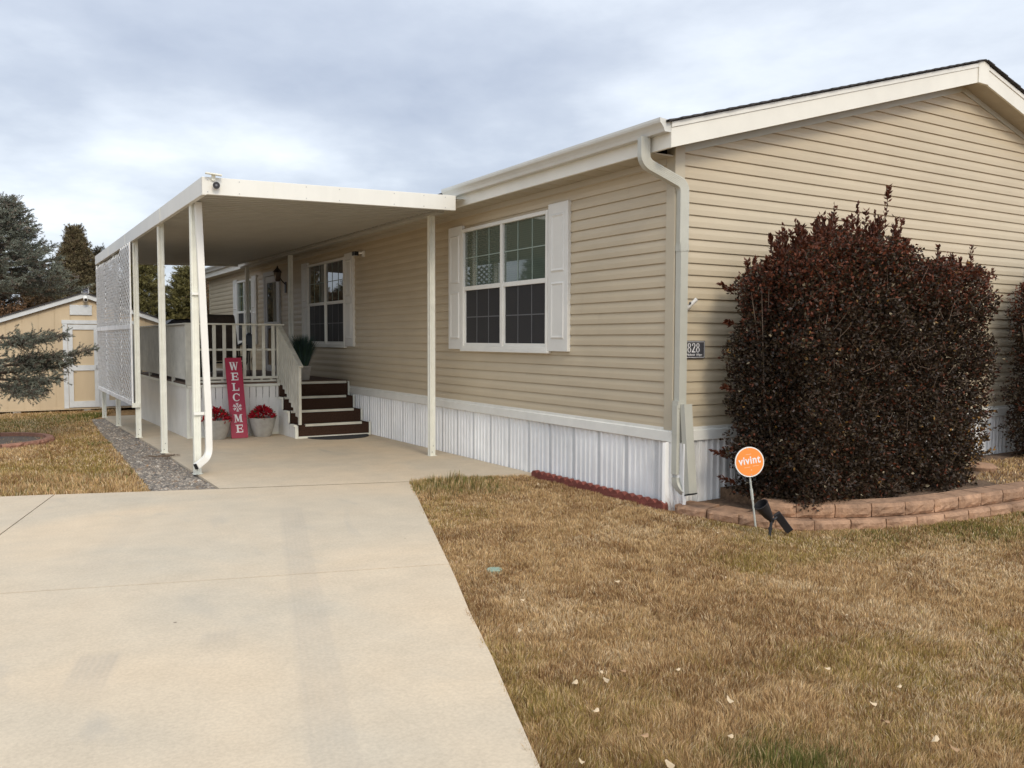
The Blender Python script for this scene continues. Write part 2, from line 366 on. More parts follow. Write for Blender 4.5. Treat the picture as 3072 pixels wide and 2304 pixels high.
# driveway
edge=[(-1.55,2.62),(-2.19,.89),(-2.80,-.80),(-3.17,-1.75),(-3.42,-2.45),(-3.65,-3.05),(-3.84,-3.55),(-4.9,-6.4),(-6.9,-12)]
def lx(y): return -5.03-.2657*(3.8-y)
A=[(lx(3.79)+.004,3.785),(-4.2,3.50),(-3.475,3.243),(-1.552,2.612),(-2.19,.89),(-2.795,-.765),(-4.2,-.355),(lx(.186)+.004,.192)]
Bp=[(lx(.178)+.004,.180),(-4.2,-.367),(-2.80,-.777),(-2.9,-1.05),(-3.17,-1.75),(-3.42,-2.45),(-3.65,-3.05),(-3.84,-3.55),(-4.5,-5.35),(-5.9,-4.95),(lx(-4.6)+.004,-4.62)]
Cp=[(lx(-4.63)+.004,-4.63),(-5.9,-4.962),(-4.51,-5.362),(-4.9,-6.4),(-6.9,-12),(lx(-12)+.004,-12)]
dv=thing('driveway',None,None,(-4,0,0)); struct(dv)
for P_ in (A,Bp,Cp): slab('slab',P_).parent=dv
for o in dv.children: o.location=-Vector((-4,0,0))
sw=[(lx(3.80)-.006,3.80),(-9,4.88),(-14,6.3),(-14,3.9),(-9,3.0),(lx(1.6)-.006,1.62)]
sw=[(lx(3.80)-.006,3.802),(-6.5,4.24),(-9,4.96),(-14,6.4),(-16,-12),(lx(-12)-.006,-12),(lx(-3)-.006,-3),(lx(1)-.006,1)]
struct(slab('pavement',sw))
# bed soil between wall and house
bed=MB(); bp_=[(.02,-.03),(.10,-.85),(.25,-1.12),(.75,-1.33),(1.2,-1.5),(2.05,-1.6),(2.9,-1.65),(6,-1.7),(12,-1.6),(12,-.03)]
bed.add([(x,y,.14) for x,y in [(.62,-1.22)]+bp_[4:-1]]+[(12,-.03,.14),(.62,-.03,.14)],[tuple(range(len(bp_)-2))])
bed.add([(.62,-1.22,.14),(.62,-.03,.14),(.62,-.03,-.05),(.62,-1.22,-.05)],[(0,1,2,3)])
bed.add([(.61,-1.18,.03),(.61,-.03,.03),(.12,-.03,.02),(.0,-.03,.02),(-.02,-.18,.02),(.05,-.5,.02),(.09,-.80,.02),(.20,-.90,.03)],[(0,1,2,3,4,5,6,7)]); struct(bed.build('flower_bed',mat('bed_mulch',(.16,.10,.06),1,.5,25,1,50,var2=.3,scale2=2)))
# ---------------------------------------------------------------- grass
def grass(name,poly,n,hmin,hmax,wd,label_kind,seed,dens_far=None,greenf=0,tuft=None):
    r=np.random.default_rng(seed); xs=[p[0] for p in poly]; ys=[p[1] for p in poly]
    X=[];Y=[];tot=0
    while tot<n:
        x=r.uniform(min(xs),max(xs),n); y=r.uniform(min(ys),max(ys),n)
        d=np.hypot(x-CAM[0],y-CAM[1]); 
        keep=inpoly(x,y,poly)&(r.random(n)<np.clip((3.2/d)**1.25,0,1))
        # frustum: keep what lies ahead with a wide margin
        vx=(x-CAM[0])*R0[0]+(y-CAM[1])*R0[1]; vz=(x-CAM[0])*math.sin(YAW)+(y-CAM[1])*math.cos(YAW)
        keep&=(np.abs(vx)<vz*.74+.8)
        X.append(x[keep]);Y.append(y[keep]);tot+=keep.sum()
    x=np.concatenate(X)[:n]; y=np.concatenate(Y)[:n]
    d=np.hypot(x-CAM[0],y-CAM[1])
    pt=vnoise(x,y,.55,3)*.6+vnoise(x,y,.17,5)*.4; pg=vnoise(x,y,.9,9)*.7+vnoise(x,y,.25,8)*.3; pc=vnoise(x,y,.35,21)
    p2=vnoise(x,y,.085,55)*.6+vnoise(x,y,.04,56)*.4
    h=r.uniform(hmin,hmax,n)*(.75+.6*pt)*(.45+1.05*p2); wv=wd*np.clip(d/4.0,.8,4)*r.uniform(.7,1.3,n)
    ang=r.uniform(0,2*np.pi,n)+0; flow=vnoise(x,y,.16,31)*2*np.pi*2
    ln=r.uniform(.15,.85,n)*h
    lxv=np.cos(ang)*ln*.65+np.cos(flow)*ln*.6; lyv=np.sin(ang)*ln*.65+np.sin(flow)*ln*.6
    fa=r.uniform(0,np.pi,n); sx=np.cos(fa)*wv/2; sy=np.sin(fa)*wv/2
    z=Gv(y)-.035
    if tuft is not None:
        for (tx_,ty_,tr,th,tg) in tuft:
            q=np.exp(-((x-tx_)**2+(y-ty_)**2)/tr**2); h=h*(1+th*q)
    base=np.stack([x,y,z],1); S=np.stack([sx,sy,0*sx],1); mid=base+np.stack([lxv*.35,lyv*.35,h*.6],1); tip=base+np.stack([lxv,lyv,h],1)
    V=np.stack([base-S,base+S,mid+S*.75,mid-S*.75,tip],1).reshape(-1,3)
    b=np.arange(n)[:,None]*5
    F=np.concatenate([b+[0,1,2],b+[0,2,3],b+[3,2,4]],0)
    straw=np.array([.64,.46,.24]); tan=np.array([.50,.32,.145]); brown=np.array([.28,.16,.07]); pale=np.array([.72,.57,.36]); olive=np.array([.30,.225,.065]); green=np.array([.13,.135,.035])
    t=r.random(n)[:,None]; c=straw*(1-t)+tan*t
    m1=(r.random(n)<.22+.35*(pc>.62))[:,None]; c=np.where(m1,brown*(.8+.5*t),c)
    m2=(r.random(n)<.10+.25*(pt<.38))[:,None]; c=np.where(m2,pale,c)
    m3=(r.random(n)<np.clip((pg-.55)*2.0,0.02,.6)+greenf)[:,None]; c=np.where(m3,olive*(.8+.6*t),c)
    if tuft is not None:
        for (tx_,ty_,tr,th,tg) in tuft:
            q=np.exp(-((x-tx_)**2+(y-ty_)**2)/tr**2); mm=(r.random(n)<q*tg)[:,None]; c=np.where(mm,green*(.8+.7*t),c)
    c=c*r.uniform(.62,1.38,(n,1))
    col=np.repeat(c,5,0).reshape(n,5,3); col[:,0:2]*=.78; col[:,4]*=1.15  # blade colour: bases darkened for dead growth and painted shade between blades, tips lightened
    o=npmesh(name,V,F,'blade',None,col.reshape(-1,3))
    tag(o,label_kind,'grass',None,'stuff'); return o
lawnR=[(-1.575,2.60),(-.6,2.53),(-.13,2.42),(-.13,-.05),(.0,-.85),(.12,-1.2),(.68,-1.5),(1.15,-1.70),(2.02,-1.80),(2.9,-1.84),(6.5,-1.9),(9,-2),(9,-5),(3,-7),(-4.8,-7),(-3.86,-3.55),(-3.67,-3.05),(-3.44,-2.45),(-3.19,-1.75),(-2.81,-.80),(-2.21,.89)]
tufts=[(-1.35,2.35,.35,1.1,.35),(-1.45,1.95,.30,1.3,.45),(-.75,2.35,.25,.8,.5),(-1.1,2.0,.3,.8,.25),(-2.93,-4.0,.20,.5,.75),(-3.05,-3.85,.12,.4,.5),(-.9,1.75,.3,.3,.25),(3.0,-2.1,.5,.2,.5),(1.6,-2.05,.5,.1,.4),(.7,-1.75,.3,.2,.3)]
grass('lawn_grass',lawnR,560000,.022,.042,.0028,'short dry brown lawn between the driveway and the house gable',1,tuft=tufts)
lawnL=[(-4.15,3.45),(-5.03,3.84),(-6.5,4.28),(-9,5.0),(-13,6.2),(-13,18),(-2.5,18),(-3.78,14.4),(-3.95,10.4),(-4.05,6.6)]
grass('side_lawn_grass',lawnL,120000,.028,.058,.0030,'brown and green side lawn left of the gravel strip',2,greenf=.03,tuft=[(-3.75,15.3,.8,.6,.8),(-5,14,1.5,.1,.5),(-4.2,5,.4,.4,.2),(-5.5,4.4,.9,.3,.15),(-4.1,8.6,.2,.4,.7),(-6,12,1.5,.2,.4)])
# bed fringe grass right of bush
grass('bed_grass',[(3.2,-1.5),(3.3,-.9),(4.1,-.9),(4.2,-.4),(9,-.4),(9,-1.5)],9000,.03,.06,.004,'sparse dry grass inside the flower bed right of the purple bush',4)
for v in bpy.data.objects['bed_grass'].data.vertices: v.co.z+=.155
# ---------------------------------------------------------------- gravel strip
def gravel():
    r=np.random.default_rng(5); n=9000
    poly=[(-3.50,3.32),(-4.08,3.50),(-4.05,6.6),(-3.93,10.4),(-3.80,14.4),(-3.50,14.4)]
    y=3.3+(14.4-3.3)*r.random(n*2)**1.5; x=r.uniform(-4.22,-3.50,n*2); k=inpoly(x,y,poly)|((r.random(n*2)<.2)&(x>-4.2)&(y>3.5)); x=x[k][:n];y=y[k][:n]; n=len(x)
    s=r.uniform(.009,.028,n)*np.where(r.random(n)<.04,2,1); 
    oct_=np.array([[1,0,0],[.3,.95,0],[-.8,.6,0],[-.8,-.6,0],[.3,-.95,0],[.1,.1,1],[0,0,-1]],float)
    f=[[i,(i+1)%5,5] for i in range(5)]+[[(i+1)%5,i,6] for i in range(5)]
    a=r.uniform(0,2*np.pi,n); ca,sa=np.cos(a),np.sin(a)
    B=oct_[None]*s[:,None,None]*np.stack([r.uniform(.8,1.5,n),r.uniform(.6,1.1,n),r.uniform(.35,.7,n)],1)[:,None,:]
    B=B*(1+r.uniform(-.2,.2,B.shape)); X=B[...,0]*ca[:,None]-B[...,1]*sa[:,None]; Y=B[...,0]*sa[:,None]+B[...,1]*ca[:,None]
    V=np.stack([X+x[:,None],Y+y[:,None],B[...,2]+(Gv(y)-.028)[:,None]],2).reshape(-1,3)
    F=(np.arange(n)[:,None,None]*7+np.array(f)[None]).reshape(-1,3)
    pal=np.array([[.17,.15,.125],[.26,.225,.185],[.34,.285,.225],[.12,.105,.09],[.22,.16,.11],[.46,.41,.34]]); c=pal[r.choice(6,n,p=[.28,.25,.17,.14,.13,.03])]*r.uniform(.75,1.2,(n,1))
    o=npmesh('gravel',V,F,mat('gravel_stone',(1,1,1),.8,.2,60,attr='Col'),None,np.repeat(c,7,0)); tag(o,'strip of small grey gravel along the carport slab edge','gravel',None,'stuff')
    b=MB(); P=[(x,y,G(y)-.024) for x,y in [(-4.1,3.47),(-4.07,6.6),(-4.0,7.6),(-3.94,10.4),(-3.82,14.4),(-3.44,14.4),(-3.495,7.6),(-3.495,3.31)]]
    b.add(P,[(0,1,2,6,7),(2,3,4,5,6)]); struct(b.build('gravel_bed',mat('gravel_dirt',(.15,.13,.11),1,.4,30,.8,60)))
gravel()
# dead leaves
def leafmesh(name,s,col):
    b=MB(); n=8; pts=[]
    for i in range(n):
        a=2*math.pi*i/n; pts.append((math.cos(a)*s*(1 if i%2 else .85),math.sin(a)*s*.45,.25*s*math.sin(2*a+.4)+.12*s*math.cos(a)**2))
    b.add([(0,0,.12*s)]+pts,[(0,i+1,(i+1)%n+1) for i in range(n)],0,True); return b
lm_=[mat('dry_leaf_pale',(.55,.42,.26),.7,.12,40),mat('dry_leaf_brown',(.33,.20,.10),.7,.2,40)]
lsrc=[]
for k,(s,mm) in enumerate(((.022,0),(.017,0),(.020,1))):
    o=leafmesh('dry_leaf',s,None).build('dry_leaf',lm_[mm]); lsrc.append(o); o['_u']=0
first=[True]*3
def put_leaf(k,x,y,z,label,group,sc_=1.0):
    if k==2: label=label.replace('pale ','curled brown ')
    if first[k]: o=lsrc[k]; first[k]=False
    else: o=lsrc[k].copy(); C.objects.link(o)
    o.location=(x,y,z); o.rotation_euler=(random.uniform(-.4,.4),random.uniform(-.4,.4),random.uniform(0,6.28)); o.scale=(sc_,)*3
    tag(o,label,'leaf',group)
    if '_u' in o: del o['_u']
def gp(px,py,z=0.02):
    u=Rv*((px-1536)/2537.55)+Uv*(-(py-1152)/2537.55)+Fv; t=(z-CAM[2])/u[2]; q=CAM+u*t; return q[0],q[1]
LG='dry leaves scattered on the front lawn'; LL='small pale dry leaf lying loose on the brown front lawn'
for px,py,s_ in [(1725,2053,1.35),(1800,2020,1.0),(1820,2045,1.1),(1865,2018,1.3),(2032,2014,.8),(1565,1803,.9),(1560,1896,1.1),(1850,1748,1.1),(1785,2138,1.1),(1932,2212,1.1),(2190,2105,1.6),(2190,2215,.9),(2697,2065,1.0),(2617,2115,1.0),(2300,1920,.8),(2175,1735,.8),(1415,1543,1.0),(1615,1455,1.3),(1500,1880,.9),(2395,1760,.8),(2960,1880,1.0),(2805,2225,1.1),(2480,2010,.9),(2655,2170,1.1),(1745,2290,1.1),(2010,2300,1.3),(2860,2250,1.3),(2540,1850,.8),(2250,1650,.7),(2150,1600,.9),(1400,1700,.9),(1370,1690,1.0)]:
    x,y=gp(px,py); put_leaf(random.choice((0,0,1,2)),x,y,.028,LL,LG,s_)
for px,py in [(215,1395),(230,1370),(60,1380),(170,1350),(260,1400),(20,1400),(330,1350),(420,1330),(110,1420),(440,1400),(165,1352),(380,1395),(300,1385),(90,1350)]:
    x,y=gp(px,py,-.02); put_leaf(2 if random.random()<.6 else 0,x,y,G(y)+.012,'small pale dry leaf lying on the side lawn left of the gravel','dry leaves on the side lawn',1.3)
# ---------------------------------------------------------------- house
E_=.1143; Z0=.7456; HL=20.15; RX=4.593; SL=.278; HW=9.186
house=thing('mobile_home','long beige vinyl sided single storey home with white skirting, gable end towards the viewer','house',(0,0,0))
def slat_profile(z):  # returns list of (outward, z) along one course
    return [(.013,z),(.0155,z+.003),(.0115,z+E_*.46),(.0145,z+E_*.50),(.002,z+E_-.001)]
def siding_side():
    b=MB(); z=Z0; y1=HL; top=3.34; ci=0; rs=random.Random(4)
    while z<top:
        pr=[(-.006,z+.006),(.0165,z+.001),(.0180,z+.004),(.0160,z+E_*.46),(.0145,z+E_*.52),(.0005,z+E_+.006)]
        pr=[(o,min(t,top)) for o,t in pr]
        if ci%2==0: off=rs.uniform(.6,3.6)
        br=[.05]+[off+3.66*k for k in range(6) if off+3.66*k<y1-.2]+[y1-.05]
        for k,(ya,yb) in enumerate(zip(br[:-1],br[1:])):
            ex=.0016*(k%2); vs=[(-o-ex,y,t+rs.uniform(-.0008,.0008)) for o,t in pr for y in (ya-.0,yb+.0)]
            b.add(vs,[(2*i,2*i+1,2*i+3,2*i+2) for i in range(len(pr)-1)])
            if k: b.add([(-pr[1][0]-.0017,ya-.001,pr[1][1]),(-pr[1][0]-.0017,ya+.0015,pr[1][1]),(-pr[4][0]-.0017,ya+.0015,pr[4][1]),(-pr[4][0]-.0017,ya-.001,pr[4][1])],[(0,1,2,3)],1)
        z+=E_; ci+=1
    return b
wl=siding_side().build('wall',['siding','trim_tan'],house)
# gable
def zr(x): return 3.41+SL*(x-.1) if x<RX else 3.41+SL*(2*RX-.1-x)
gb=MB(); z=Z0; apex=zr(RX)+.03
while z<apex:
    pr=[(-.006,z+.006),(.0165,z+.001),(.0180,z+.004),(.0160,z+E_*.46),(.0145,z+E_*.52),(.0005,z+E_+.006)]
    vs=[];ok=True
    for o,t in pr:
        t=min(t,apex); xa=max(.05,(t-3.45)/SL+.1); xb=2*RX-xa
        vs+=[(xa,-o,t),(max(xa,xb),-o,t)]
    gb.add(vs,[(2*i,2*i+1,2*i+3,2*i+2) for i in range(len(pr)-1)]); z+=E_
gb.build('gable_wall','siding',house)
# core so no light leaks
core=MB(); core.box(.02,HW-.02,.02,HL-.02,.35,3.36); core.prism([(.02,3.36),(HW-.02,3.36),(RX,4.62)],1,.02,HL-.02); core.build('wall_core','soffit',house)
# corner posts
cp=MB(); cp.box(-.028,-.001,-.0205,.095,Z0-.003,3.43); cp.box(-.028,.098,-.028,-.021,Z0-.003,3.43); cp.build('corner_trim','trim_tan',house,bevel=.003)
cp=MB(); cp.box(-.028,-.001,HL-.095,HL+.02,Z0-.003,3.335); cp.build('corner_trim','trim_tan',house,bevel=.003)
# skirt band + skirting
def band():
    b=MB()
    b.box(-.022,-.001,.0,HL,.737,.764); b.prism([(-.040,.630),(-.046,.634),(-.040,.728),(-.020,.7365),(-.001,.7365),(-.001,.630)],1,-.03,HL)
    b.box(-.022,HW,-.022,-.001,.737,.764)
    b.prism([(-.040,.630),(-.046,.634),(-.040,.728),(-.020,.7365),(-.001,.7365),(-.001,.630)],0,-.045,HW)
    # seams
    return b
band().build('skirt_band','white',house,bevel=.001)
def skirting(axis,length,start):
    b=MB(); u=start; per=.465; z0=-.30; z1=.632
    def strip(a,oa,c,oc,mi):
        if axis==1: vs=[(-oa,a,z0),(-oc,c,z0),(-oc,c,z1),(-oa,a,z1)]
        else: vs=[(a,-oa,z0),(c,-oc,z0),(c,-oc,z1),(a,-oa,z1)]
        b.add(vs,[(0,1,2,3)],mi)
    prof=[(0,0),(.012,.022),(.026,.022),(.036,.002),(.085,.002),(.093,.022),(.107,.022),(.117,.002),(.165,.002),(.173,.022),(.187,.022),(.197,.002),(.25,.002),(.258,.022),(.272,.022),(.282,.002),(.335,.002),(.343,.022),(.365,.022),(.373,.002),(.380,.002),(.440,.002),(.448,.022),(.462,.022),(.465,0)]
    while u<length:
        for (a,oa),(c,oc) in zip(prof[:-1],prof[1:]):
            strip(u+a,oa,min(u+c,length),oc,1 if (a==.380) else 0)
        u+=per
    return b
skirting(1,HL,-.44+.24).build('skirting',['skirt','perf'],house)
skirting(0,HW,-.12).build('skirting',['skirt','perf'],house)
co=MB(); co.box(-.012,.17,-.038,-.023,-.3,.628); co.box(-.030,-.0125,-.038,.03,-.3,.628); co.build('skirt_corner','skirt',house,bevel=.002)
# eave fascia, soffit, frieze
def ridgez(x): return 3.34+SL*(x+.27) if x<=RX else 3.34+SL*(2*RX+.27-x)
b=MB(); b.box(-.2995,-.27,-.2445,HL+.28,3.335,3.565); b.build('fascia','fascia',house,bevel=.002)
b=MB(); b.box(-.2695,.0,.0,HL+.26,3.333,3.343); b.box(-.030,-.0,.096,HL-.1,3.270,3.3325)
for i in range(int(HL/.3)): b.box(-.26,-.03,i*.3,i*.3+.006,3.329,3.3331,1)
b.build('soffit',['soffit','trim_tan'],house)
b=MB(); b.box(-.001,HW+.27,HL+.0,HL+.26,3.30,3.31); b.build('soffit','soffit',house)
# rake fascia (both sides) with plate at the peak
yf0,yf1=-.27,-.245
def rake(xa,xb,z_lo,z_hi,y0,y1,name,m,lab=None,side=1):
    q=MB()
    def X(x): return x if side==1 else 2*RX-x
    P=[(X(xa),3.34+SL*(xa+.27)+z_lo),(X(xb),3.34+SL*(xb+.27)+z_lo),(X(xb),3.34+SL*(xb+.27)+z_hi),(X(xa),3.34+SL*(xa+.27)+z_hi)]
    q.prism(P,1,y0,y1); return q.build(name,m,house,lab,bevel=.002)
for sd_ in (1,-1):
    rake(-.3005,4.485,.0,.178,yf0,yf1,'rake_fascia','fascia',side=sd_)
    rake(-.30,4.485,.1785,.228,yf0-.010,yf1,'drip_edge','white',side=sd_)
b=MB(); zb=4.662
P=[(4.487,zb),(4.699,zb),(4.699,3.34+SL*(4.487+.27)+.236),(RX,3.34+SL*(RX+.27)+.236),(4.487,3.34+SL*(4.487+.27)+.236)]
b.prism(P,1,yf0-.013,yf1); b.build('peak_plate','fascia',house,bevel=.002)
# rake soffits
for sd_ in (1,-1):
    q=MB()
    def X(x): return x if sd_==1 else 2*RX-x
    xs=[-.27,RX-.0]; q.add([(X(xs[0]),yf1,3.345),(X(xs[1]),yf1,3.345+SL*(xs[1]+.27)),(X(xs[1]),-.001,3.345+SL*(xs[1]+.27)),(X(xs[0]),-.001,3.345)],[(0,1,2,3)])
    k=.1
    while k<RX: 
        zz_=3.3445+SL*(k+.27); q.add([(X(k),yf1,zz_-.002),(X(k+.012),yf1,zz_-.002+SL*.012),(X(k+.012),-.02,zz_-.002+SL*.012),(X(k),-.02,zz_-.002)],[(0,1,2,3)],1); k+=.135
    q.build('soffit',['soffit','trim_tan'],house)
    q=MB(); P=[(X(.0),3.332+SL*(.27)-.052),(X(RX-.0),3.332+SL*(RX+.27)-.052),(X(RX-.0),3.345+SL*(RX+.27)),(X(.0),3.345+SL*.27)]
    q.prism(P,1,-.026,-.003); q.build('rake_trim',M['gutter_tan'],house)
# roof: shingles
b=MB()
for sd_ in (1,-1):
    def X(x): return x if sd_==1 else 2*RX-x
    e0=-.36; P=[(X(e0),3.34+SL*(e0+.27)+.232),(X(RX),3.34+SL*(RX+.27)+.240),(X(RX),3.34+SL*(RX+.27)+.252),(X(e0),3.34+SL*(e0+.27)+.245)]
    b.prism(P,1,-.305,HL+.3)
    k=0
    while k<int((RX-e0)/.145):   # shingle butts
        xa=e0+k*.145; z_=3.34+SL*(xa+.27)+.245+.007*(xa-e0)/(RX-e0); b.prism([(X(xa),z_-.01),(X(xa+.145),z_+SL*.145-.006),(X(xa+.145),z_+SL*.145+.001),(X(xa),z_+.008)],1,-.310-.006*(k%2)-.004*random.random(),HL+.31); k+=1
roof=b.build('roof','shingle',house)
# gutters
def gutter(y0,y1):
    b=MB(); zt=3.585; zb_=3.468
    pr=[(-.301,zt-.01),(-.301,zb_),(-.372,zb_),(-.384,zb_+.03),(-.402,zb_+.055),(-.424,zb_+.075),(-.430,zb_+.095),(-.430,zt),(-.418,zt),(-.418,zt-.012),(-.427+.012,zb_+.08),(-.385,zb_+.04),(-.368,zb_+.006),(-.305,zb_+.006),(-.305,zt-.01)]
    b.prism(pr,1,y0,y1)
    b.prism(pr[:9]+[(-.418,zt-.004),(-.305,zt-.01)],1,y0-.003,y0+.001); b.prism(pr[:9]+[(-.418,zt-.004),(-.305,zt-.01)],1,y1-.001,y1+.003)
    return b
gutter(-.26,4.05).build('gutter','gutter',house); gutter(14.98,HL+.25).build('gutter','gutter',house)
# downspout
def rect(a,b_): return [(-a/2,-b_/2),(a/2,-b_/2),(a/2,b_/2),(-a/2,b_/2)]
def rib_rect(a,b_,k=6,d=.0025):
    p=[(-a/2,-b_/2)]
    for i in range(k): p+= [(-a/2+a*(i+.3)/k,-b_/2-d),(-a/2+a*(i+.7)/k,-b_/2)]
    p+=[(a/2,-b_/2),(a/2,b_/2)]
    for i in range(k): p+= [(a/2-a*(i+.3)/k,b_/2+d),(a/2-a*(i+.7)/k,b_/2)]
    p+=[(-a/2,b_/2)]; return p
def arc(p0,p1,p2,rad,n=6):
    p0,p1,p2=map(Vector,(p0,p1,p2)); a=(p0-p1).normalized(); c=(p2-p1).normalized(); s=p1+a*rad; e_=p1+c*rad
    return [(s*(1-t)**2+p1*2*t*(1-t)+e_*t*t) for t in [i/n for i in range(n+1)]]
ds=bpy.data.objects.new('downspout',None)
b=MB()
P0=(-.372,.02,3.47);P1=(-.372,.02,3.24);P2=(.027,-.075,3.06);P3=(.027,-.075,2.45)
path=[Vector(P0)]+arc(P0,P1,P2,.075)+arc(P1,P2,P3,.065)+[Vector(P3)]
b.sweep(path,rib_rect(.095,.072),up=(.2,1,0))
# crimp rings
for t in arc(P0,P1,P2,.09,7)+arc(P1,P2,P3,.09,7):
    pass
b.sweep([(.027,-.075,2.52),(.027,-.075,.98)],rect(.092,.070),up=(0,1,0)); b.sweep([(.027,-.075,2.50),(.027,-.075,2.44)],rect(.100,.078),up=(0,1,0))
b.sweep([(.000,-.078,1.03),(.000,-.078,.96)],rect(.075,.080),up=(0,1,0))
b.sweep([(-.017,-.080,.99),(-.017,-.080,.33)],rect(.060,.068),up=(0,1,0)); b.sweep([(-.017,-.080,.72),(-.017,-.080,.71)],rect(.064,.072),up=(0,1,0))
path=arc((-.017,-.08,.36),(-.017,-.085,.20),(.033,-.21,.15),.10,7); b.sweep(path,rib_rect(.060,.068,5),up=(0,1,0))
dsp=b.build('downspout','gutter_tan',house)
b=MB(); b.sweep([(.036,-.145,1.0),(.030,-.235,.158)],rect(.098,.060),up=(0,1,0)); b.sweep([(.030,-.232,.162),(.030,-.236,.150)],rect(.104,.066),up=(0,1,0),mi=1); b.build('spout_extension',['gutter_tan','dark'],dsp)
# windows
def window(y0,y1,z0,z1,matup,matlo,munt=True,two=True,screens=True):
    w_=MB(); f=.045; d0,d1=-.062,-.004
    w_.box(d0,d1,y0,y0+f,z0,z1); w_.box(d0,d1,y1-f,y1,z0,z1); w_.box(d0,d1,y0+f,y1-f,z1-f,z1); w_.box(d0,d1,y0+f,y1-f,z0,z0+f)
    ym=(y0+y1)/2
    if two: w_.box(d0+.004,d1,ym-.03,ym+.03,z0+f,z1-f)
    w_.box(d0-.012,d1,y0-.02,y1+.02,z0-.028,z0-.001)
    fr=w_.build('window','white',house,bevel=.003)
    zm=z0+(z1-z0)*.505
    cols=[(y0+f,ym-.03),(ym+.03,y1-f)] if two else [(y0+f,y1-f)]
    for a,c in cols:
        s=MB(); s.box(-.046,-.020,a+.0005,c-.0005,zm-.028,zm+.028); s.box(-.043,-.020,a+.0005,a+.028,z0+f+.0005,zm-.0285); s.box(-.043,-.020,c-.028,c-.0005,z0+f+.0005,zm-.0285); s.box(-.043,-.020,a+.0285,c-.0285,z0+f+.0005,z0+f+.04)
        s.build('sash','white',fr,bevel=.002)
        g=MB(); g.box(-.026,-.0205,a+.001,c-.001,zm+.029,z1-f-.001); g.build('pane',matup,fr)
        g=MB(); g.box(-.026,-.0205,a+.029,c-.029,z0+f+.041,zm-.029); g.build('pane',matlo,fr)
        if munt:
            m_=MB(); 
            for k in (1,2): yy=a+(c-a)*k/3; m_.box(-.031,-.0265,yy-.006,yy+.006,zm+.029,z1-f-.001)
            zz_=(zm+z1-f)/2+.03; 
            ys_=[a+.001]+[a+(c-a)*k/3 for k in (1,2)]+[c-.001]
            for k in range(3): m_.box(-.031,-.0265,ys_[k]+(.0065 if k else 0),ys_[k+1]-(.0065 if k<2 else 0),zz_-.006,zz_+.006)
            m_.build('muntin','muntin',fr)
            m_=MB()
            for k in (1,2): yy=a+.02+(c-a-.04)*k/3; m_.box(-.031,-.0265,yy-.007,yy+.007,z0+f+.041,zm-.029)
            zz_=(zm+z0+f)/2
            m_.box(-.0305,-.0265,a+.03,c-.03,zz_-.007,zz_+.007); m_.build('muntin','muntin_dim',fr)
    return fr
def shutter(y0,y1,z0,z1):
    s=MB(); s.box(-.056,-.006,y0,y1,z0,z1); o=s.build('shutter','shutter',house,bevel=.004)
    p=MB(); ym=(z0+z1)/2; w_=.07
    for a,c in ((z0+.14,ym-.05),(ym+.06,z1-.12)):
        # raised panel moulding: frame ridges with sloping faces
        yi0,yi1=y0+w_,y1-w_
        o1=[(-.0565,yi0,a),(-.0565,yi1,a),(-.0565,yi1,c),(-.0565,yi0,c)]; o2=[(-.068,yi0+.014,a+.02),(-.068,yi1-.014,a+.02),(-.068,yi1-.014,c-.02),(-.068,yi0+.014,c-.02)]
        o3=[(-.060,yi0+.028,a+.04),(-.060,yi1-.028,a+.04),(-.060,yi1-.028,c-.04),(-.060,yi0+.028,c-.04)]
        p.add(o1+o2+o3,[(i,(i+1)%4,4+(i+1)%4,4+i) for i in range(4)]+[(4+i,4+(i+1)%4,8+(i+1)%4,8+i) for i in range(4)]+[(8,9,10,11)])
    p.build('shutter_panel','shutter',o)
ws=[window(2.075,4.175,1.475,3.10,'glassup','screen'),window(8.73,10.86,1.475,3.10,'glass','screen'),window(15.22,16.72,1.475,3.10,'glassup','screen')]
for a,c in ((1.675,2.07),(4.18,4.575),(8.30,8.725),(10.865,11.24),(16.725,17.12),(14.82,15.215)): shutter(a,c,1.472,3.155)
# door
b=MB(); b.box(-.06,-.004,12.84,12.96,.80,3.06); b.box(-.06,-.004,14.0,14.12,.80,3.06); b.box(-.06,-.004,12.84,14.12,3.06,3.16); 
dr=b.build('door','greendoor',house,bevel=.004)
b=MB(); b.box(-.05,-.01,12.97,13.99,.82,1.0); b.box(-.05,-.01,12.97,13.10,1.001,3.05); b.box(-.05,-.01,13.87,13.99,1.001,3.05); b.box(-.05,-.01,13.101,13.869,2.90,3.05); b.box(-.05,-.01,13.101,13.869,1.92,2.0); b.build('storm_door','greendoor',dr,bevel=.003)
b=MB(); b.box(-.035,-.025,13.102,13.868,1.001,1.919); b.box(-.035,-.025,13.102,13.868,2.001,2.899); b.build('pane','glass',dr)
b=MB(); b.box(-.10,-.05,13.02,13.05,1.72,1.75); b.bar((-.10,13.02,1.735),(-.10,13.16,1.735),.02,.02); b.build('door_handle','bronze',dr)
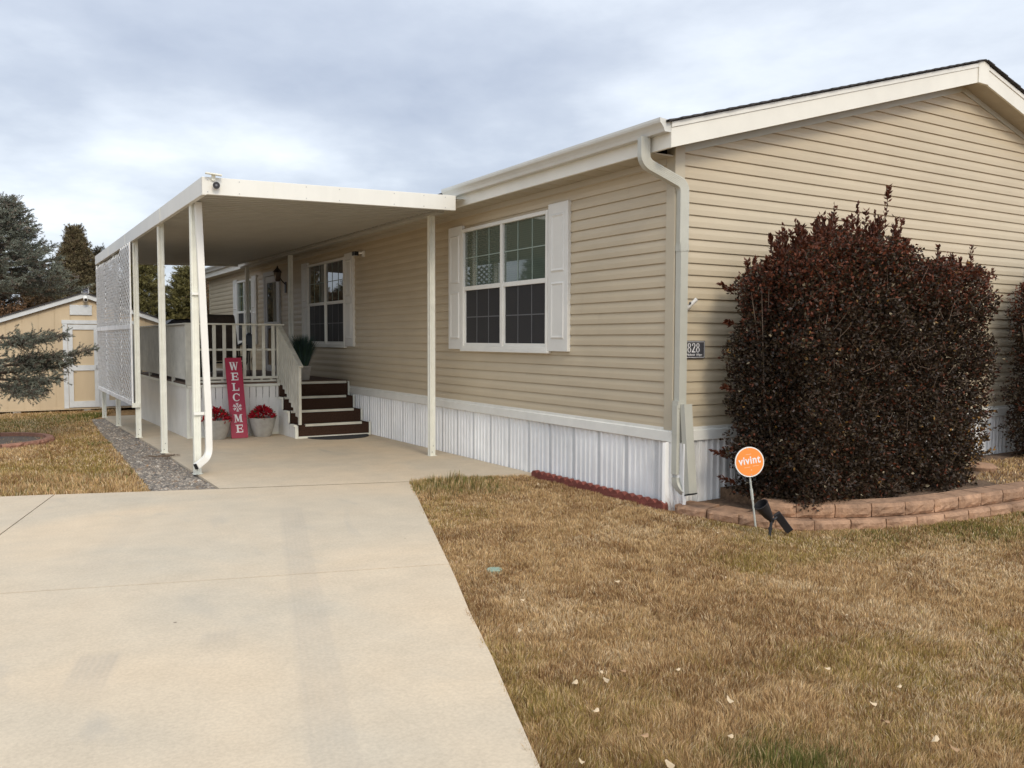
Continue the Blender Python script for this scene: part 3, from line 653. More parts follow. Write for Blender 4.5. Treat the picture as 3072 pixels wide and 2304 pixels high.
# ---------------------------------------------------------------- carport
cpt=thing('carport','cream metal carport with flat roof on thin posts along the house','carport',(-3.49,4.45,G(4.45)))
X0,X1,Y0,Y1=-3.56,-.45,3.60,14.92
def ztop(x,y): return 3.365+(x-X0)/(X1-X0)*.075+.006*(y-Y0)
def fasc(name,p,q,hh,th,side):
    b=MB(); (x0,y0),(x1,y1)=p,q; nx,ny=side
    vs=[]
    for (x,y) in (p,q):
        zt=ztop(x,y)
        for o in (0,th):
            for z in (zt-hh,zt): vs.append((x+nx*o,y+ny*o,z))
    # lips top & bottom
    b.add(vs,[(0,1,3,2),(4,6,7,5),(0,4,5,1),(2,3,7,6),(0,2,6,4),(1,5,7,3)])
    return b.build(name,'beam',cpt,bevel=.003)
fasc('roof_fascia',(X0+.001,Y0),(X1,Y0),.188,.05,(0,1)); fasc('roof_fascia',(X0,Y0+.001),(X0,Y1),.195,.05,(1,0)); fasc('roof_fascia',(X0+.051,Y1-.05),(X1,Y1-.05),.16,.05,(0,1))
# pan roof underside: ribs along x
b=MB(); y=Y0+.052; per=.16
while y<Y1-.06:
    pr=[(0,0),(.080,0),(.092,.06),(.148,.06),(.16,0)]
    for (a,oa),(c,oc) in zip(pr[:-1],pr[1:]):
        ya=min(y+a,Y1-.055); yc=min(y+c,Y1-.055)
        b.add([(X0+.05,ya,ztop(X0,ya)-.16+oa),(X0+.05,yc,ztop(X0,yc)-.16+oc),(X1+.02,yc,ztop(X1,yc)-.11+oc),(X1+.02,ya,ztop(X1,ya)-.11+oa)],[(0,1,2,3)])
    y+=per
b.add([(X0+.03,Y0+.03,ztop(X0,Y0)-.03),(X1+.15,Y0+.03,ztop(X1,Y0)-.03),(X1+.15,Y1,ztop(X1,Y1)-.03),(X0+.03,Y1,ztop(X0,Y1)-.03)],[(0,1,2,3)],1)
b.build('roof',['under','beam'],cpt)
for (xx,yy) in ((-2.78,Y0),):
    b=MB(); b.box(xx,xx+.003,yy-.0030,yy-.0005,ztop(xx,yy)-.186,ztop(xx,yy)-.004); b.build('fascia_joint','cream',cpt)
for yy in (6.3,9.9,12.4):
    b=MB(); b.box(X0-.0035,X0-.0005,yy,yy+.006,ztop(X0,yy)-.190,ztop(X0,yy)-.004); b.build('fascia_joint','cream',cpt)
for xx in (-3.50,-3.16,-2.4,-2.0,-1.3,-.9,-.6):
    for dz_ in (.03,.16):
        b=MB(); b.box(xx-.005,xx+.005,Y0-.005,Y0-.0005,ztop(xx,Y0)-dz_-.005,ztop(xx,Y0)-dz_+.005); b.build('screw','camgrey',cpt)
def post(x,y,ztop_,name='post'):
    b=MB(); s=.04; z0=G(y); d=.006
    pr=[(-s,-s),(-s*.45,-s),(-s*.3,-s+d),(s*.3,-s+d),(s*.45,-s),(s,-s),(s,-s*.45),(s-d,-s*.3),(s-d,s*.3),(s,s*.45),(s,s),(s*.45,s),(s*.3,s-d),(-s*.3,s-d),(-s*.45,s),(-s,s),(-s,s*.45),(-s+d,s*.3),(-s+d,-s*.3),(-s,-s*.45)]
    n=len(pr); b.add([(x+a,y+c,z0+.004) for a,c in pr]+[(x+a,y+c,ztop_) for a,c in pr],[(i,(i+1)%n,n+(i+1)%n,n+i) for i in range(n)]+[tuple(range(n,2*n))])
    o=b.build(name,'cream',cpt)
    for sx_,sz_ in ((x-.008,.055),(x+.010,.14)): q_=MB(); q_.box(sx_-.004,sx_+.004,y-s-.001,y-s+.006,z0+sz_-.004,z0+sz_+.004); q_.build('screw','dark',o)
    f=MB(); f.box(x-s-.012,x+s+.018,y-s-.012,y+s+.012,z0+.001,z0+.006); f.build('post_foot','cream',o)
    return o
PY=[4.46,6.76,9.27,11.95,14.45]
for y in PY: post(-3.487,y,ztop(-3.487,y)-.155)
for y in (4.50,10.98,14.40): post(-.36,y,3.30)
b=MB(); b.box(-.41,-.31,4.2,Y1-.06,3.30,3.345); b.build('header_beam','under',cpt)
b=MB(); b.box(-3.53,-3.45,Y0+.3,Y1-.06,3.165,3.20); 
# carport downspout in front of the first post
b=MB(); cw=rect(.075,.055)
b.sweep([(-3.452,4.36,3.20),(-3.412,4.365,1.9),(-3.372,4.372,.74)],cw,up=(0,1,0))
path=arc((-3.372,4.372,.60),(-3.372,4.36,.21),(-3.55,4.22,.11),.10,7)
b.sweep([(-3.372,4.372,.74)]+path+[(-3.545,4.225,.112)],rib_rect(.075,.055,5),up=(0,1,0)); 
b.box(-3.53,-3.41,4.39,4.415,.70,.735); b.box(-3.53,-3.45,4.39,4.415,2.12,2.15)
cds=b.build('downspout','whiteplas',cpt)
b=MB(); b.sweep([(-3.547,4.224,.1115),(-3.552,4.2205,.1095)],rect(.068,.048),up=(0,1,0)); b.build('spout_mouth','dark',cds)
# lattice screen
def lattice(ya,yb,za,zb_,steps,name):
    b=MB(); wv=.046; Ln=yb-ya; PY_,PZ_=.225,.112; kk=PY_/PZ_
    def clip(yc0,zc0,yc1,zc1):
        # clip segment to [ya,yb]x[za,top(y)]
        t0,t1=0,1; dy=yc1-yc0; dz=zc1-zc0
        for pp,qq in ((-dy,yc0-ya),(dy,yb-yc0),(-dz,zc0-za),(dz,zb_-zc0)):
            if pp==0: continue
            r_=qq/pp
            if pp<0: t0=max(t0,r_)
            else: t1=min(t1,r_)
        return (t0,t1) if t0<t1-.01 else None
    H=(zb_-za)*kk; P=PY_
    for sgn,x in ((1,-3.566),(-1,-3.574)):
        y=ya-H if sgn==1 else ya
        while y<(yb if sgn==1 else yb+H):
            a=(y,za); c=(y+sgn*H,zb_); t=clip(a[0],a[1],c[0],c[1])
            if t:
                q0=(a[0]+(c[0]-a[0])*t[0],a[1]+(c[1]-a[1])*t[0]); q1=(a[0]+(c[0]-a[0])*t[1],a[1]+(c[1]-a[1])*t[1])
                b.bar((x,q0[0],q0[1]),(x,q1[0],q1[1]),.006,wv,up=(0,0,1))
            y+=P
    return b.build(name,'lattice',cpt)
for (a,c,z1_) in ((9.30,10.55,3.185),(10.56,12.9,3.115),(12.91,14.66,3.135)):
    lattice(a,c,1.83,z1_,None,'lattice_panel'); lattice(a,c,.55,1.775,None,'lattice_panel')
b=MB(); b.box(-3.585,-3.563,9.26,14.68,.485,.56); b.box(-3.590,-3.578,9.22,14.68,1.765,1.84); b.box(-3.585,-3.563,9.23,9.30,.50,3.2);  b.box(-3.57,-3.545,14.62,14.68,.50,3.2); b.build('lattice_rail','lattice',cpt,bevel=.002)
b=MB(); b.box(-3.59,-3.47,9.18,9.26,.455,.53); b.build('lattice_bracket','cream',cpt,bevel=.002)
# ---------------------------------------------------------------- deck
deck=thing('porch_deck','raised porch deck with brown carpeted stairs and cream slatted railings under the carport','deck',(-1.4,8.6,G(8.6)))
DX0,DX1,DY0,DY1,DZ=-2.82,-.055,8.58,14.35,.865
b=MB()
def grooved(b,axis,u0,u1,o,z0,z1,per=.112,d=.005,sg=-1):
    u=u0
    while u<u1-.001:
        c=min(u+per,u1); e1=min(u+per-.008,u1)
        def add(a,oa,cc,oc):
            if axis==0: vs=[(a,o+sg*oa,z0),(cc,o+sg*oc,z0),(cc,o+sg*oc,z1),(a,o+sg*oa,z1)]
            else: vs=[(o+sg*oa,a,z0),(o+sg*oc,cc,z0),(o+sg*oc,cc,z1),(o+sg*oa,a,z1)]
            b.add(vs,[(0,1,2,3)])
        add(u,d,e1-.004,d); add(e1-.004,d,e1,0)
        if c>e1: add(e1,0,c-.001,0); add(c-.001,0,c,d)
        u=c
grooved(b,0,DX0+.0,-1.32,DY0,-.06,.80); 
grooved(b,1,DY0,DY1,DX0,-.22,.80,per=.10,d=.009)
b.build('deck_skirting','skirt_deck',deck)
b=MB(); b.box(DX0-.025,-1.30,DY0-.030,DY0-.011,.793,.838); b.box(DX0-.030,DX0-.011,DY0-.03,DY1,.790,.838); b.box(DX0-.025,DX0+.02,DY0-.026,DY0+.0,-.045,.79);b.box(DX0,-1.33,DY0-.022,DY0-.0115,-.045,-.01); b.build('deck_cap','cream',deck,bevel=.002)
b=MB(); b.box(DX0,DX1,DY0,DY1,.60,DZ-.001); b.box(DX0-.01,-1.32,DY0-.008,DY0+.1,.8385,DZ); b.build('deck_floor','deckfloor',deck)
# stairs
st=MB(); fr=[(8.575,.835),(8.30,.595),(7.93,.385),(7.55,.185)]
SX0,SX1=-1.30,-.065
zb_=[.595,.385,.185,-.035]; ybk=[8.58,8.579,8.299,7.929]
for i,(y,z) in enumerate(fr):
    if i==0: continue
    st.box(SX0,SX1,y,ybk[i],zb_[i]-.1 if i<3 else -.05,z)
st.box(SX0,SX1,8.55,8.579,.5961,.834)
sto=st.build('stairs','carpet',deck)
b=MB()
for i,(y,z) in enumerate(fr):
    x1=SX1-.03-(.10 if i else 0); x0=SX0 if i else SX0
    b.box(x0+(.12 if i==3 else 0),x1,y-.012 if i else 8.538,y+.03,z+.0005,z+.018); b.box(x0+(.12 if i==3 else 0),x1,y-.016 if i else 8.534,y-.001 if i else 8.549,z-.022,z+.018)
b.build('stair_nosing','rail',sto,bevel=.002)
for i,(y,z) in enumerate(fr):
    zl=zb_[i]; yy=y if i else 8.55
    b=MB(); b.box(SX1+.0005,SX1+.028,yy-.014,yy+.07,zl+.0,z+.012); b.build('riser_trim','cream',sto,bevel=.002)
b=MB(); b.box(SX0,SX1+.028,7.525,7.549,-.035,.002); b.build('base_trim','cream',sto,bevel=.002)
b=MB(); b.box(SX0-.035,SX0-.0005,7.53,7.60,-.035,.185); b.build('corner_trim','cream',sto,bevel=.002)
# left stair side : white stepped skirting with little caps
b=MB()
for i,(y,z) in enumerate(fr):
    if i==0: continue
    grooved(b,1,y+.0,ybk[i],SX0-.018,-.05,z-.02,per=.09,d=.008)
b.build('stair_skirting','skirt_deck',sto)
for i,(y,z) in enumerate(fr):
    if i==0: continue
    b=MB(); b.box(SX0-.075,SX0-.02,y-.012,min(ybk[i]-.02,y+.2),z-.018,z+.014); b.box(SX0-.048,SX0-.020,y-.010,y+.035,zb_[i]+(.016 if i<3 else 0),z-.0185); b.build('stair_side_cap','cream',sto,bevel=.002)
# right side skirt between stairs and house is open; front rail
def rails():
    b=MB(); yF=DY0-.015
    b.box(DX0-.04,-1.22,yF-.035,yF+.075,1.838,1.866); b.box(DX0+.05,-1.34,yF-.028,yF+.0,.925,.968); b.box(DX0+.10,-1.36,yF-.012,yF+.012,.872,.905); b.box(DX0+.05,-1.33,yF+.031,yF+.055,1.405,1.44)
    b.build('railing','rail',deck,bevel=.002)
    for i in range(8):
        b=MB(); x=-1.405-.164*i; b.box(x-.027,x+.027,yF+.0005,yF+.030,.93,1.837); b.build('baluster','rail',deck,bevel=.002)
    for i in range(6): b=MB(); b.box(-1.47-.164*i,-1.43-.164*i,yF-.010,yF+.010,.9055,.9245); b.build('rail_spacer','rail',deck)
    b=MB(); b.box(DX0-.03,DX0+.06,yF-.03,yF+.05,.84,1.837); b.box(DX0+.061,DX0+.12,yF+.001,yF+.04,.93,1.837); b.build('rail_post','rail',deck,bevel=.003)
    b=MB(); b.box(-1.345,-1.285,yF+.0,yF+.07,.84,1.837); b.build('rail_post','rail',deck,bevel=.003)
    # stair rail
    X=-1.30; ya,za=8.56,1.835; yb,zb2=7.36,1.155
    b=MB(); b.bar((X,ya,za),(X,yb,zb2),.075,.026,up=(0,0,1)); b.bar((X,8.52,.93),(X,7.44,.30),.028,.04); b.build('railing','rail',deck,bevel=.002)
    n=9
    for i in range(n):
        b=MB(); t=(i+.3)/n; y=ya+(7.50-ya)*t; zt=za+(zb2-za)*(y-ya)/(yb-ya)-.014; zbm=.93+(.30-.93)*(y-8.52)/(7.44-8.52)-.05; b.box(X-.018,X+.010,y-.042,y+.042,zbm,zt); b.build('baluster','rail',deck,bevel=.002)
    b=MB(); b.box(X-.03,X+.012,7.385,7.455,.21,1.18); b.build('rail_post','rail',deck,bevel=.003)
    # left side corrugated panel railing
    b=MB(); y=DY0+.06; X=DX0+.0; per=.088
    while y<DY1:
        pr=[(0,0),(.008,.011),(.044,.011),(.052,0),(.088,0)]
        for (a,oa),(c,oc) in zip(pr[:-1],pr[1:]): b.add([(X-oa,y+a,.925),(X-oc,y+c,.925),(X-oc,y+c,1.832),(X-oa,y+a,1.832)],[(0,1,2,3)])
        y+=per
    b.build('rail_panel','railside',deck)
    b=MB(); b.box(X-.045,X+.04,DY0+.062,DY1,1.838,1.866); 
    for y in (9.9,11.2,12.5,13.8): b.box(X-.02,X+.03,y-.045,y+.045,.839,.924)
    b.box(X+.02,X+.05,DY0+.08,DY1,.925,1.83)
    b.build('railing','rail',deck,bevel=.002)
rails()
# ---------------------------------------------------------------- porch objects
m_=MB(); n=28; pts=[(-.63+.52*math.cos(math.pi+math.pi*i/n),7.515+.46*math.sin(math.pi+math.pi*i/n)) for i in range(n+1)]
m_.prism(pts,2,G(7.3)+.002,G(7.3)+.016); o=m_.build('doormat','rubber'); 
for v in o.data.vertices: v.co.z-= .0
tag(o,'black half round rubber doormat at the foot of the brown stairs','doormat')
def planter(x,y,label,seed,rad=.225,h=.32,dark=False):
    z=G(y)+.002; t=thing('flower_pot',label,'planter',(x,y,z),'grey pots of red flowers by the welcome sign')
    b=MB(); prof=[(rad*.60,0),(rad*.66,.02),(rad*.86,h*.5),(rad*.97,h*.93),(rad*1.0,h),(rad*.93,h),(rad*.90,h-.04),(.001,h-.04)]
    b.lathe((x,y,z),prof,32,caps=False); b.build('pot','pot',t)
    b=MB(); b.lathe((x,y,z+h-.045),[(rad*.9,.0),(rad*.6,.02),(.001,.03)],20,caps=False); b.build('soil','soil',t)
    r=np.random.default_rng(seed); n=330; a=r.uniform(0,2*np.pi,n); q=np.sqrt(r.random(n)); rr=q*rad*.80
    hh=.16*(1-q**2.4)+r.uniform(-.03,.03,n); P=np.stack([x+rr*np.cos(a),y+rr*np.sin(a),z+h-.02+np.maximum(hh,-.01)],1)
    D=np.stack([np.cos(a)*(.5+q),np.sin(a)*(.5+q),r.uniform(-.1,.9,n)],1)+r.normal(0,.4,(n,3))
    red=np.array([.48,.015,.03]); c=red*r.uniform(.5,1.3,(n,1)); g=r.random(n)<.08; c[g]=[.05,.08,.03]
    V,F,cc=leaves(P,D,r.uniform(.05,.095,n),r.uniform(.03,.05,n),c,.2,r); npmesh('red_flowers',V,F,'leafcol',t,cc)
    n=60; k=r.integers(0,8,n); aa=r.uniform(-.5,.9); P=np.stack([x+rad*.8*np.cos(aa)+r.normal(0,.03,n),y+rad*.8*np.sin(aa)+r.normal(0,.03,n),z+h+r.uniform(-.02,.10,n)],1)
    V,F,cc=leaves(P,rand_unit(n,r)+[0,0,.5],r.uniform(.03,.05,n),r.uniform(.008,.014,n),np.tile([[.05,.07,.05]],(n,1)),.2,r); npmesh('leaf_sprig',V,F,'leafcol',t,cc)
    return t
planter(-1.685,8.28,'grey stone pot of red poinsettias right of the welcome sign, beside the stairs',3)
planter(-2.44,8.23,'grey stone pot of red poinsettias left of the welcome sign, partly behind the carport post',5)
# WELCOME sign: local 2D frame (u right, v up) mapped onto a leaning board
sign=thing('welcome_sign','tall narrow red board reading WELCOME down its length, leaning on the deck skirting','sign',(-2.09,8.16,G(8.16)))
H_,W_=1.37,.272
b0=Vector((-2.088,8.155,G(8.15)+.004)); tp=Vector((-2.10,8.515,1.295)); ax_v=(tp-b0).normalized(); ax_u=Vector((1,0,0)); ax_u=(ax_u-ax_v*ax_u.dot(ax_v)).normalized(); ax_n=ax_u.cross(ax_v)  # towards viewer is -n?
if ax_n.y>0: ax_n=-ax_n
def S2(u,v,d=0): return b0+ax_u*u+ax_v*v+ax_n*d
def splate(b,poly,d0,d1,mi=0):
    n=len(poly); vs=[S2(u,v,d0) for u,v in poly]+[S2(u,v,d1) for u,v in poly]
    b.add(vs,[tuple(range(n)),tuple(range(n,2*n))]+[(i,(i+1)%n,n+(i+1)%n,n+i) for i in range(n)],mi)
b=MB(); splate(b,[(-W_/2,0),(W_/2,0),(W_/2,H_),(-W_/2,H_)],-.018,0); b.build('board','signred',sign,bevel=.002)
let=MB()
def rc(u0,u1,v0,v1): splate(let,[(u0,v0),(u1,v0),(u1,v1),(u0,v1)],.0005,.004)
def stroke(p,q,w_): 
    p=Vector((p[0],p[1],0));q=Vector((q[0],q[1],0)); d=(q-p).normalized(); s=Vector((-d.y,d.x,0))*w_/2
    # slanted stroke cut horizontally
    dx=w_/2/max(.2,abs(d.y)) 
    if abs(d.y)>.3: splate(let,[(p.x-dx,p.y),(p.x+dx,p.y),(q.x+dx,q.y),(q.x-dx,q.y)],.0007,.0042)
    else: splate(let,[((p-s).x,(p-s).y),((q-s).x,(q-s).y),((q+s).x,(q+s).y),((p+s).x,(p+s).y)],.0007,.0042)
lh=.132; pitch=.180; 
def letter(ch,vc,uc=0):
    v0=vc-lh/2; v1=vc+lh/2; sr=.012
    if ch in 'EL':
        u0,u1=uc-.058,uc+.056; rc(u0+.016,u0+.044,v0,v1); rc(u0-.002,u0+.0155,v0,v0+sr); rc(u0-.002,u0+.0155,v1-sr,v1)
        rc(u0+.0445,u1,v0,v0+sr+.004); splate(let,[(u1-.012,v0+sr+.0045),(u1,v0+sr+.0045),(u1,v0+.050),(u1-.007,v0+.050)],.0005,.004)
        if ch=='E':
            rc(u0+.0445,u1,v1-sr-.004,v1); splate(let,[(u1-.012,v1-sr-.0045),(u1,v1-sr-.0045),(u1,v1-.045),(u1-.007,v1-.045)],.0005,.004); rc(u0+.0445,u1-.030,vc-.007,vc+.007); rc(u1-.0295,u1-.020,vc-.020,vc+.020)
        else: rc(u0+.0445,u0+.060,v1-sr,v1)
    if ch=='M':
        ul,ur=uc-.062,uc+.062; rc(ul+.006,ul+.018,v0,v1); rc(ur-.034,ur-.008,v0,v1); stroke((ul+.022,v1),(uc-.004,v0+.012),.026); stroke((ur-.026,v1),(uc-.004,v0+.012),.013)
        for a,c in ((ul-.008,ul+.032),(ur-.046,ur+.006)): rc(a,c,v0-.0005,v0+sr-.002)
        rc(ul-.008,ul+.0055,v1-sr+.001,v1+.0002); rc(ur-.0075,ur+.006,v1-sr+.001,v1+.0002)
    if ch=='W':
        a=uc-.066; stroke((a+.012,v1),(a+.036,v0),.024); stroke((a+.064,v1-.004),(a+.036,v0),.011); stroke((a+.064,v1-.004),(a+.094,v0),.024); stroke((a+.122,v1),(a+.094,v0),.011)
        rc(a-.006,a+.034,v1-.0005,v1+sr-.004); rc(a+.104,a+.138,v1-.0005,v1+sr-.004); rc(a+.046,a+.080,v1-.0005,v1+sr-.004)
    if ch=='C':
        n=30; A0,A1=R(38),R(322); po=[];pi_=[]
        for i in range(n+1):
            a=A0+(A1-A0)*i/n; po.append((uc+.060*math.cos(a),vc+(lh/2+.002)*math.sin(a))); t_=.5-.5*math.cos(2*(a)); pi_.append((uc+.004+(.036+.014*t_)*math.cos(a),vc+(lh/2-.012)*math.sin(a)))
        for i in range(n): splate(let,[po[i],po[i+1],pi_[i+1],pi_[i]],.0005,.004)
        rc(uc+.044,uc+.054,vc+.020,vc+.058)
tops=[.897,.763,.635,.502,.365,.225,.085]
vs_=[H_*(1-(c-270)/(1155-270)) for c in (367,480,595,710,820,940,1053)]
for ch,v in zip('WELC',vs_[:4]): letter(ch,v)
letter('M',vs_[5]); letter('E',vs_[6],.004)
vc=vs_[4]
for k in range(6):
    a=R(90+60*k); d=(math.cos(a),math.sin(a)); pa=(-d[1],d[0])
    def L2(t,s): return (d[0]*t+pa[0]*s, vc+d[1]*t+pa[1]*s)
    splate(let,[L2(.010,-.0045),L2(.074,-.0045),L2(.074,.0045),L2(.010,.0045)],.0005+.0002*k,.004+.0002*k)
    for t0,ln in ((.032,.022),(.052,.022)):
        for s in (-1,1):
            splate(let,[L2(t0,.0045*s),L2(t0+.010,.0045*s),L2(t0+ln*.7+.010,.0045*s+s*ln*.75),L2(t0+ln*.7+.001,.0045*s+s*ln*.75)],.0007+.0002*k,.0042+.0002*k)
let.build('lettering','signtext',sign)
# grass pot on the deck
gp_=thing('grass_planter','white square tapered pot of tall blue green artificial grass on the deck by the window','planter',(-.75,8.98,DZ))
b=MB(); x,y=-.75,8.98
def frustum(b,x,y,z0,z1,a,c): b.add([(x-a,y-a,z0),(x+a,y-a,z0),(x+a,y+a,z0),(x-a,y+a,z0),(x-c,y-c,z1),(x+c,y-c,z1),(x+c,y+c,z1),(x-c,y+c,z1)],[(3,2,1,0),(4,5,6,7),(0,1,5,4),(1,2,6,5),(2,3,7,6),(3,0,4,7)])
frustum(b,x,y,DZ,DZ+.255,.085,.115); b.build('pot','pot',gp_,bevel=.004)
r=np.random.default_rng(8); n=1700; a=r.uniform(0,2*np.pi,n); q=np.sqrt(r.random(n)); base=np.stack([x+.09*q*np.cos(a),y+.09*q*np.sin(a),np.full(n,DZ+.25)],1)
h=r.uniform(.30,.60,n); ln=r.uniform(.04,.34,n)*q; tip=base+np.stack([np.cos(a)*ln,np.sin(a)*ln,h],1); mid=(base+tip)/2+np.stack([-np.cos(a)*ln*.12,-np.sin(a)*ln*.12,h*.08],1)
S=np.stack([np.cos(a+1.57),np.sin(a+1.57),0*a],1)*.004
V=np.stack([base-S,base+S,mid+S,mid-S,tip],1).reshape(-1,3); bb=np.arange(n)[:,None]*5; F=np.concatenate([bb+[0,1,2],bb+[0,2,3],bb+[3,2,4]],0)
cc=np.array([.055,.095,.085])*r.uniform(.5,1.6,(n,1))*np.where(r.random((n,1))<.2,[[1.0,1.1,.6]],[[1,1,1]]); npmesh('grass_blades',V,F,'blade',gp_,np.repeat(cc,5,0))
# patio chair
ch=thing('patio_chair','large brown fabric patio chair with black metal frame on the porch deck','chair',(-1.85,10.4,DZ))
b=MB(); cx,cy=-1.93,10.3; 
n=10; prof=[]
for i in range(n+1):
    t=i/n; prof.append((cy+.05+.30*t**1.3,DZ+.38+.78*t))
prof.append((cy+.42,DZ+1.19)); pr2=[(y-.05,z) for y,z in prof]
vs=[];w2=.36
for (y,z),(y2,z2) in zip(prof,pr2): vs+=[(cx-w2,y,z),(cx+w2,y,z),(cx+w2,y2,z2+.02),(cx-w2,y2,z2+.02)]
fs=[]
for i in range(len(prof)-1): 
    o_=4*i; fs+=[(o_,o_+1,o_+5,o_+4),(o_+2,o_+3,o_+7,o_+6),(o_+1,o_+2,o_+6,o_+5),(o_+3,o_,o_+4,o_+7)]
fs+=[(0,1,2,3),tuple(4*(len(prof)-1)+k for k in (3,2,1,0))]
b.add(vs,fs,0,True); b.build('backrest','brownfab',ch,bevel=.015)
b=MB(); b.box(cx-w2,cx+w2,cy-.42,cy+.06,DZ+.34,DZ+.42); b.build('seat','brownfab',ch,bevel=.02)
for s in (-1,1):
    b=MB(); X=cx+s*(w2+.05); b.tube([(X,cy-.45,DZ+.50),(X,cy-.42,DZ+.62),(X,cy-.1,DZ+.66),(X,cy+.2,DZ+.62)],.022,8); b.build('armrest','blackmetal',ch)
    b=MB(); b.tube([(X,cy-.42,DZ+.62),(X,cy-.40,DZ+.3),(X,cy+.30,DZ+.005)],.014,6); b.build('leg','blackmetal',ch)
    b=MB(); b.tube([(X,cy+.2,DZ+.62),(X,cy+.1,DZ+.3),(X,cy-.45,DZ+.005)],.014,6); b.build('leg','blackmetal',ch)
b=MB(); b.tube([(cx-w2-.05,cy-.40,DZ+.3),(cx+w2+.05,cy-.40,DZ+.3)],.012,6); b.tube([(cx-w2-.05,cy+.1,DZ+.3),(cx+w2+.05,cy+.1,DZ+.3)],.012,6); b.build('frame','blackmetal',ch)
# side table black scroll
tb=thing('side_table','small black metal side table on the porch deck in front of the door','table',(-1.05,11.6,DZ))
b=MB(); b.lathe((-1.05,11.6,DZ+.52),[(.001,0),(.19,0),(.19,.018),(.001,.018)],20,caps=False); b.build('tabletop','blackmetal',tb)
for k in range(3):
    a=k*2.094+.4; c_,s_=math.cos(a),math.sin(a); b=MB(); b.tube([(-1.05+.15*c_,11.6+.15*s_,DZ+.515),(-1.05+.05*c_,11.6+.05*s_,DZ+.30),(-1.05+.09*c_,11.6+.09*s_,DZ+.12),(-1.05+.17*c_,11.6+.17*s_,DZ+.003)],.009,6); b.build('leg','blackmetal',tb)
lt=thing('lantern','small blue grey lantern on the black side table','lantern',(-1.05,11.6,DZ+.54))
b=MB(); b.box(-1.12,-.98,11.53,11.67,DZ+.542,DZ+.565); b.box(-1.13,-.97,11.52,11.68,DZ+.80,DZ+.82); frustum(b,-1.05,11.6,DZ+.8205,DZ+.87,.06,.015); b.build('lantern_body',mat('blue_metal',(.05,.065,.085),.4),lt)
b=MB(); b.box(-1.11,-.99,11.54,11.66,DZ+.5655,DZ+.7995); b.build('glass_panel',mat('blue_glass',(.10,.13,.17),.15),lt)
# covered barbecue on the deck
bq=thing('covered_barbecue','barbecue under a black cover behind the deck side railing','barbecue',(-2.2,13.1,DZ))
b=MB(); P=[(12.4,DZ+.02),(13.7,DZ+.02),(13.75,DZ+.85),(13.55,DZ+1.10),(13.15,DZ+1.17),(12.75,DZ+1.10),(12.45,DZ+.82)]
b.prism([(x_,z_) for x_,z_ in [( -2.62,DZ+.02),(-1.5,DZ+.02),(-1.45,DZ+.92),(-1.75,DZ+1.03),(-1.95,DZ+1.16),(-2.30,DZ+1.15),(-2.45,DZ+1.02),(-2.66,DZ+.98)]],1,12.85,13.5); b.build('cover','black',bq,bevel=.03)
b=MB(); b.box(-2.3,-1.9,12.80,12.845,DZ+.5,DZ+.56); b.build('strap','dark',bq)
# wall lamp
lp=thing('wall_lantern','bronze wall lantern on the house wall right of the porch door','wall lamp',(-.02,12.45,3.0))
b=MB(); b.box(-.035,-.0185,12.40,12.50,2.62,2.86); b.tube([(-.03,12.45,2.80),(-.12,12.45,2.90),(-.20,12.45,3.04),(-.20,12.45,3.10)],.012,6); b.build('bracket','bronze',lp)
b=MB(); b.lathe((-.20,12.45,2.86),[(.03,0),(.055,.02),(.085,.20)],6,caps=True); b.build('lamp_glass',mat('lamp_glass',(.10,.07,.05),.2),lp)
b=MB(); b.lathe((-.20,12.45,3.06),[(.11,0),(.06,.06),(.02,.10),(.012,.14),(.001,.15)],6); b.build('lamp_roof','bronze',lp)
# wall camera by window 2
wc=thing('security_camera','small white security camera with black face on the house wall above the porch window','camera',(-.03,7.96,3.08))
b=MB(); b.box(-.045,-.0185,7.80,7.88,3.03,3.13); b.tube([(-.03,7.84,3.10),(-.10,7.88,3.10)],.018,8); b.build('camera_mount','whiteplas',wc)
b=MB(); b.box(-.17,-.085,7.92,8.01,3.05,3.13); b.build('camera_body','camgrey',wc,bevel=.015)
b=MB(); b.box(-.178,-.1705,7.925,8.005,3.055,3.125); b.box(-.165,-.09,7.907,7.9195,3.055,3.125); b.build('camera_face','black',wc)
# camera on the carport front
fc=thing('dome_camera','round black security camera on the front corner of the carport fascia','camera',(-3.415,3.58,3.275))
def disc(b,c,nrm,r0,r1,th,n=24,mi=0):
    c=Vector(c); nrm=Vector(nrm).normalized(); u=nrm.cross(Vector((0,0,1))).normalized(); v=u.cross(nrm)
    vs=[c+u*(r0*math.cos(2*math.pi*i/n))+v*(r0*math.sin(2*math.pi*i/n)) for i in range(n)]+[c+nrm*th+u*(r1*math.cos(2*math.pi*i/n))+v*(r1*math.sin(2*math.pi*i/n)) for i in range(n)]
    b.add(vs,[tuple(range(n)),tuple(range(n,2*n))]+[(i,(i+1)%n,n+(i+1)%n,n+i) for i in range(n)],mi,False)
cN=(-.25,-1,-.1)
b=MB(); disc(b,(-3.405,3.599,3.280),(0,-1,0),.035,.03,.03); b.build('camera_mount','camgrey',fc)
b=MB(); disc(b,(-3.41,3.575,3.278),cN,.036,.040,.045); b.build('camera_body','camgrey',fc)
b=MB(); disc(b,(-3.4215,3.529,3.2732),cN,.037,.034,.008); b.build('camera_face','black',fc)
b=MB(); disc(b,(-3.4236,3.5205,3.2722),cN,.013,.012,.006); b.build('lens',mat('lens_glass',(.15,.15,.16),.1),fc)
# little solar panel tray above it
sp=thing('panel_tray','thin cream solar panel clipped on top of the carport front corner','solar panel',(-3.44,3.60,3.38))
b=MB(); b.bar((-3.53,3.56,3.400),(-3.36,3.54,3.385),.07,.012); b.build('panel','cream',sp); b=MB(); b.box(-3.46,-3.42,3.575,3.597,3.33,3.392); b.build('clip','cream',sp)
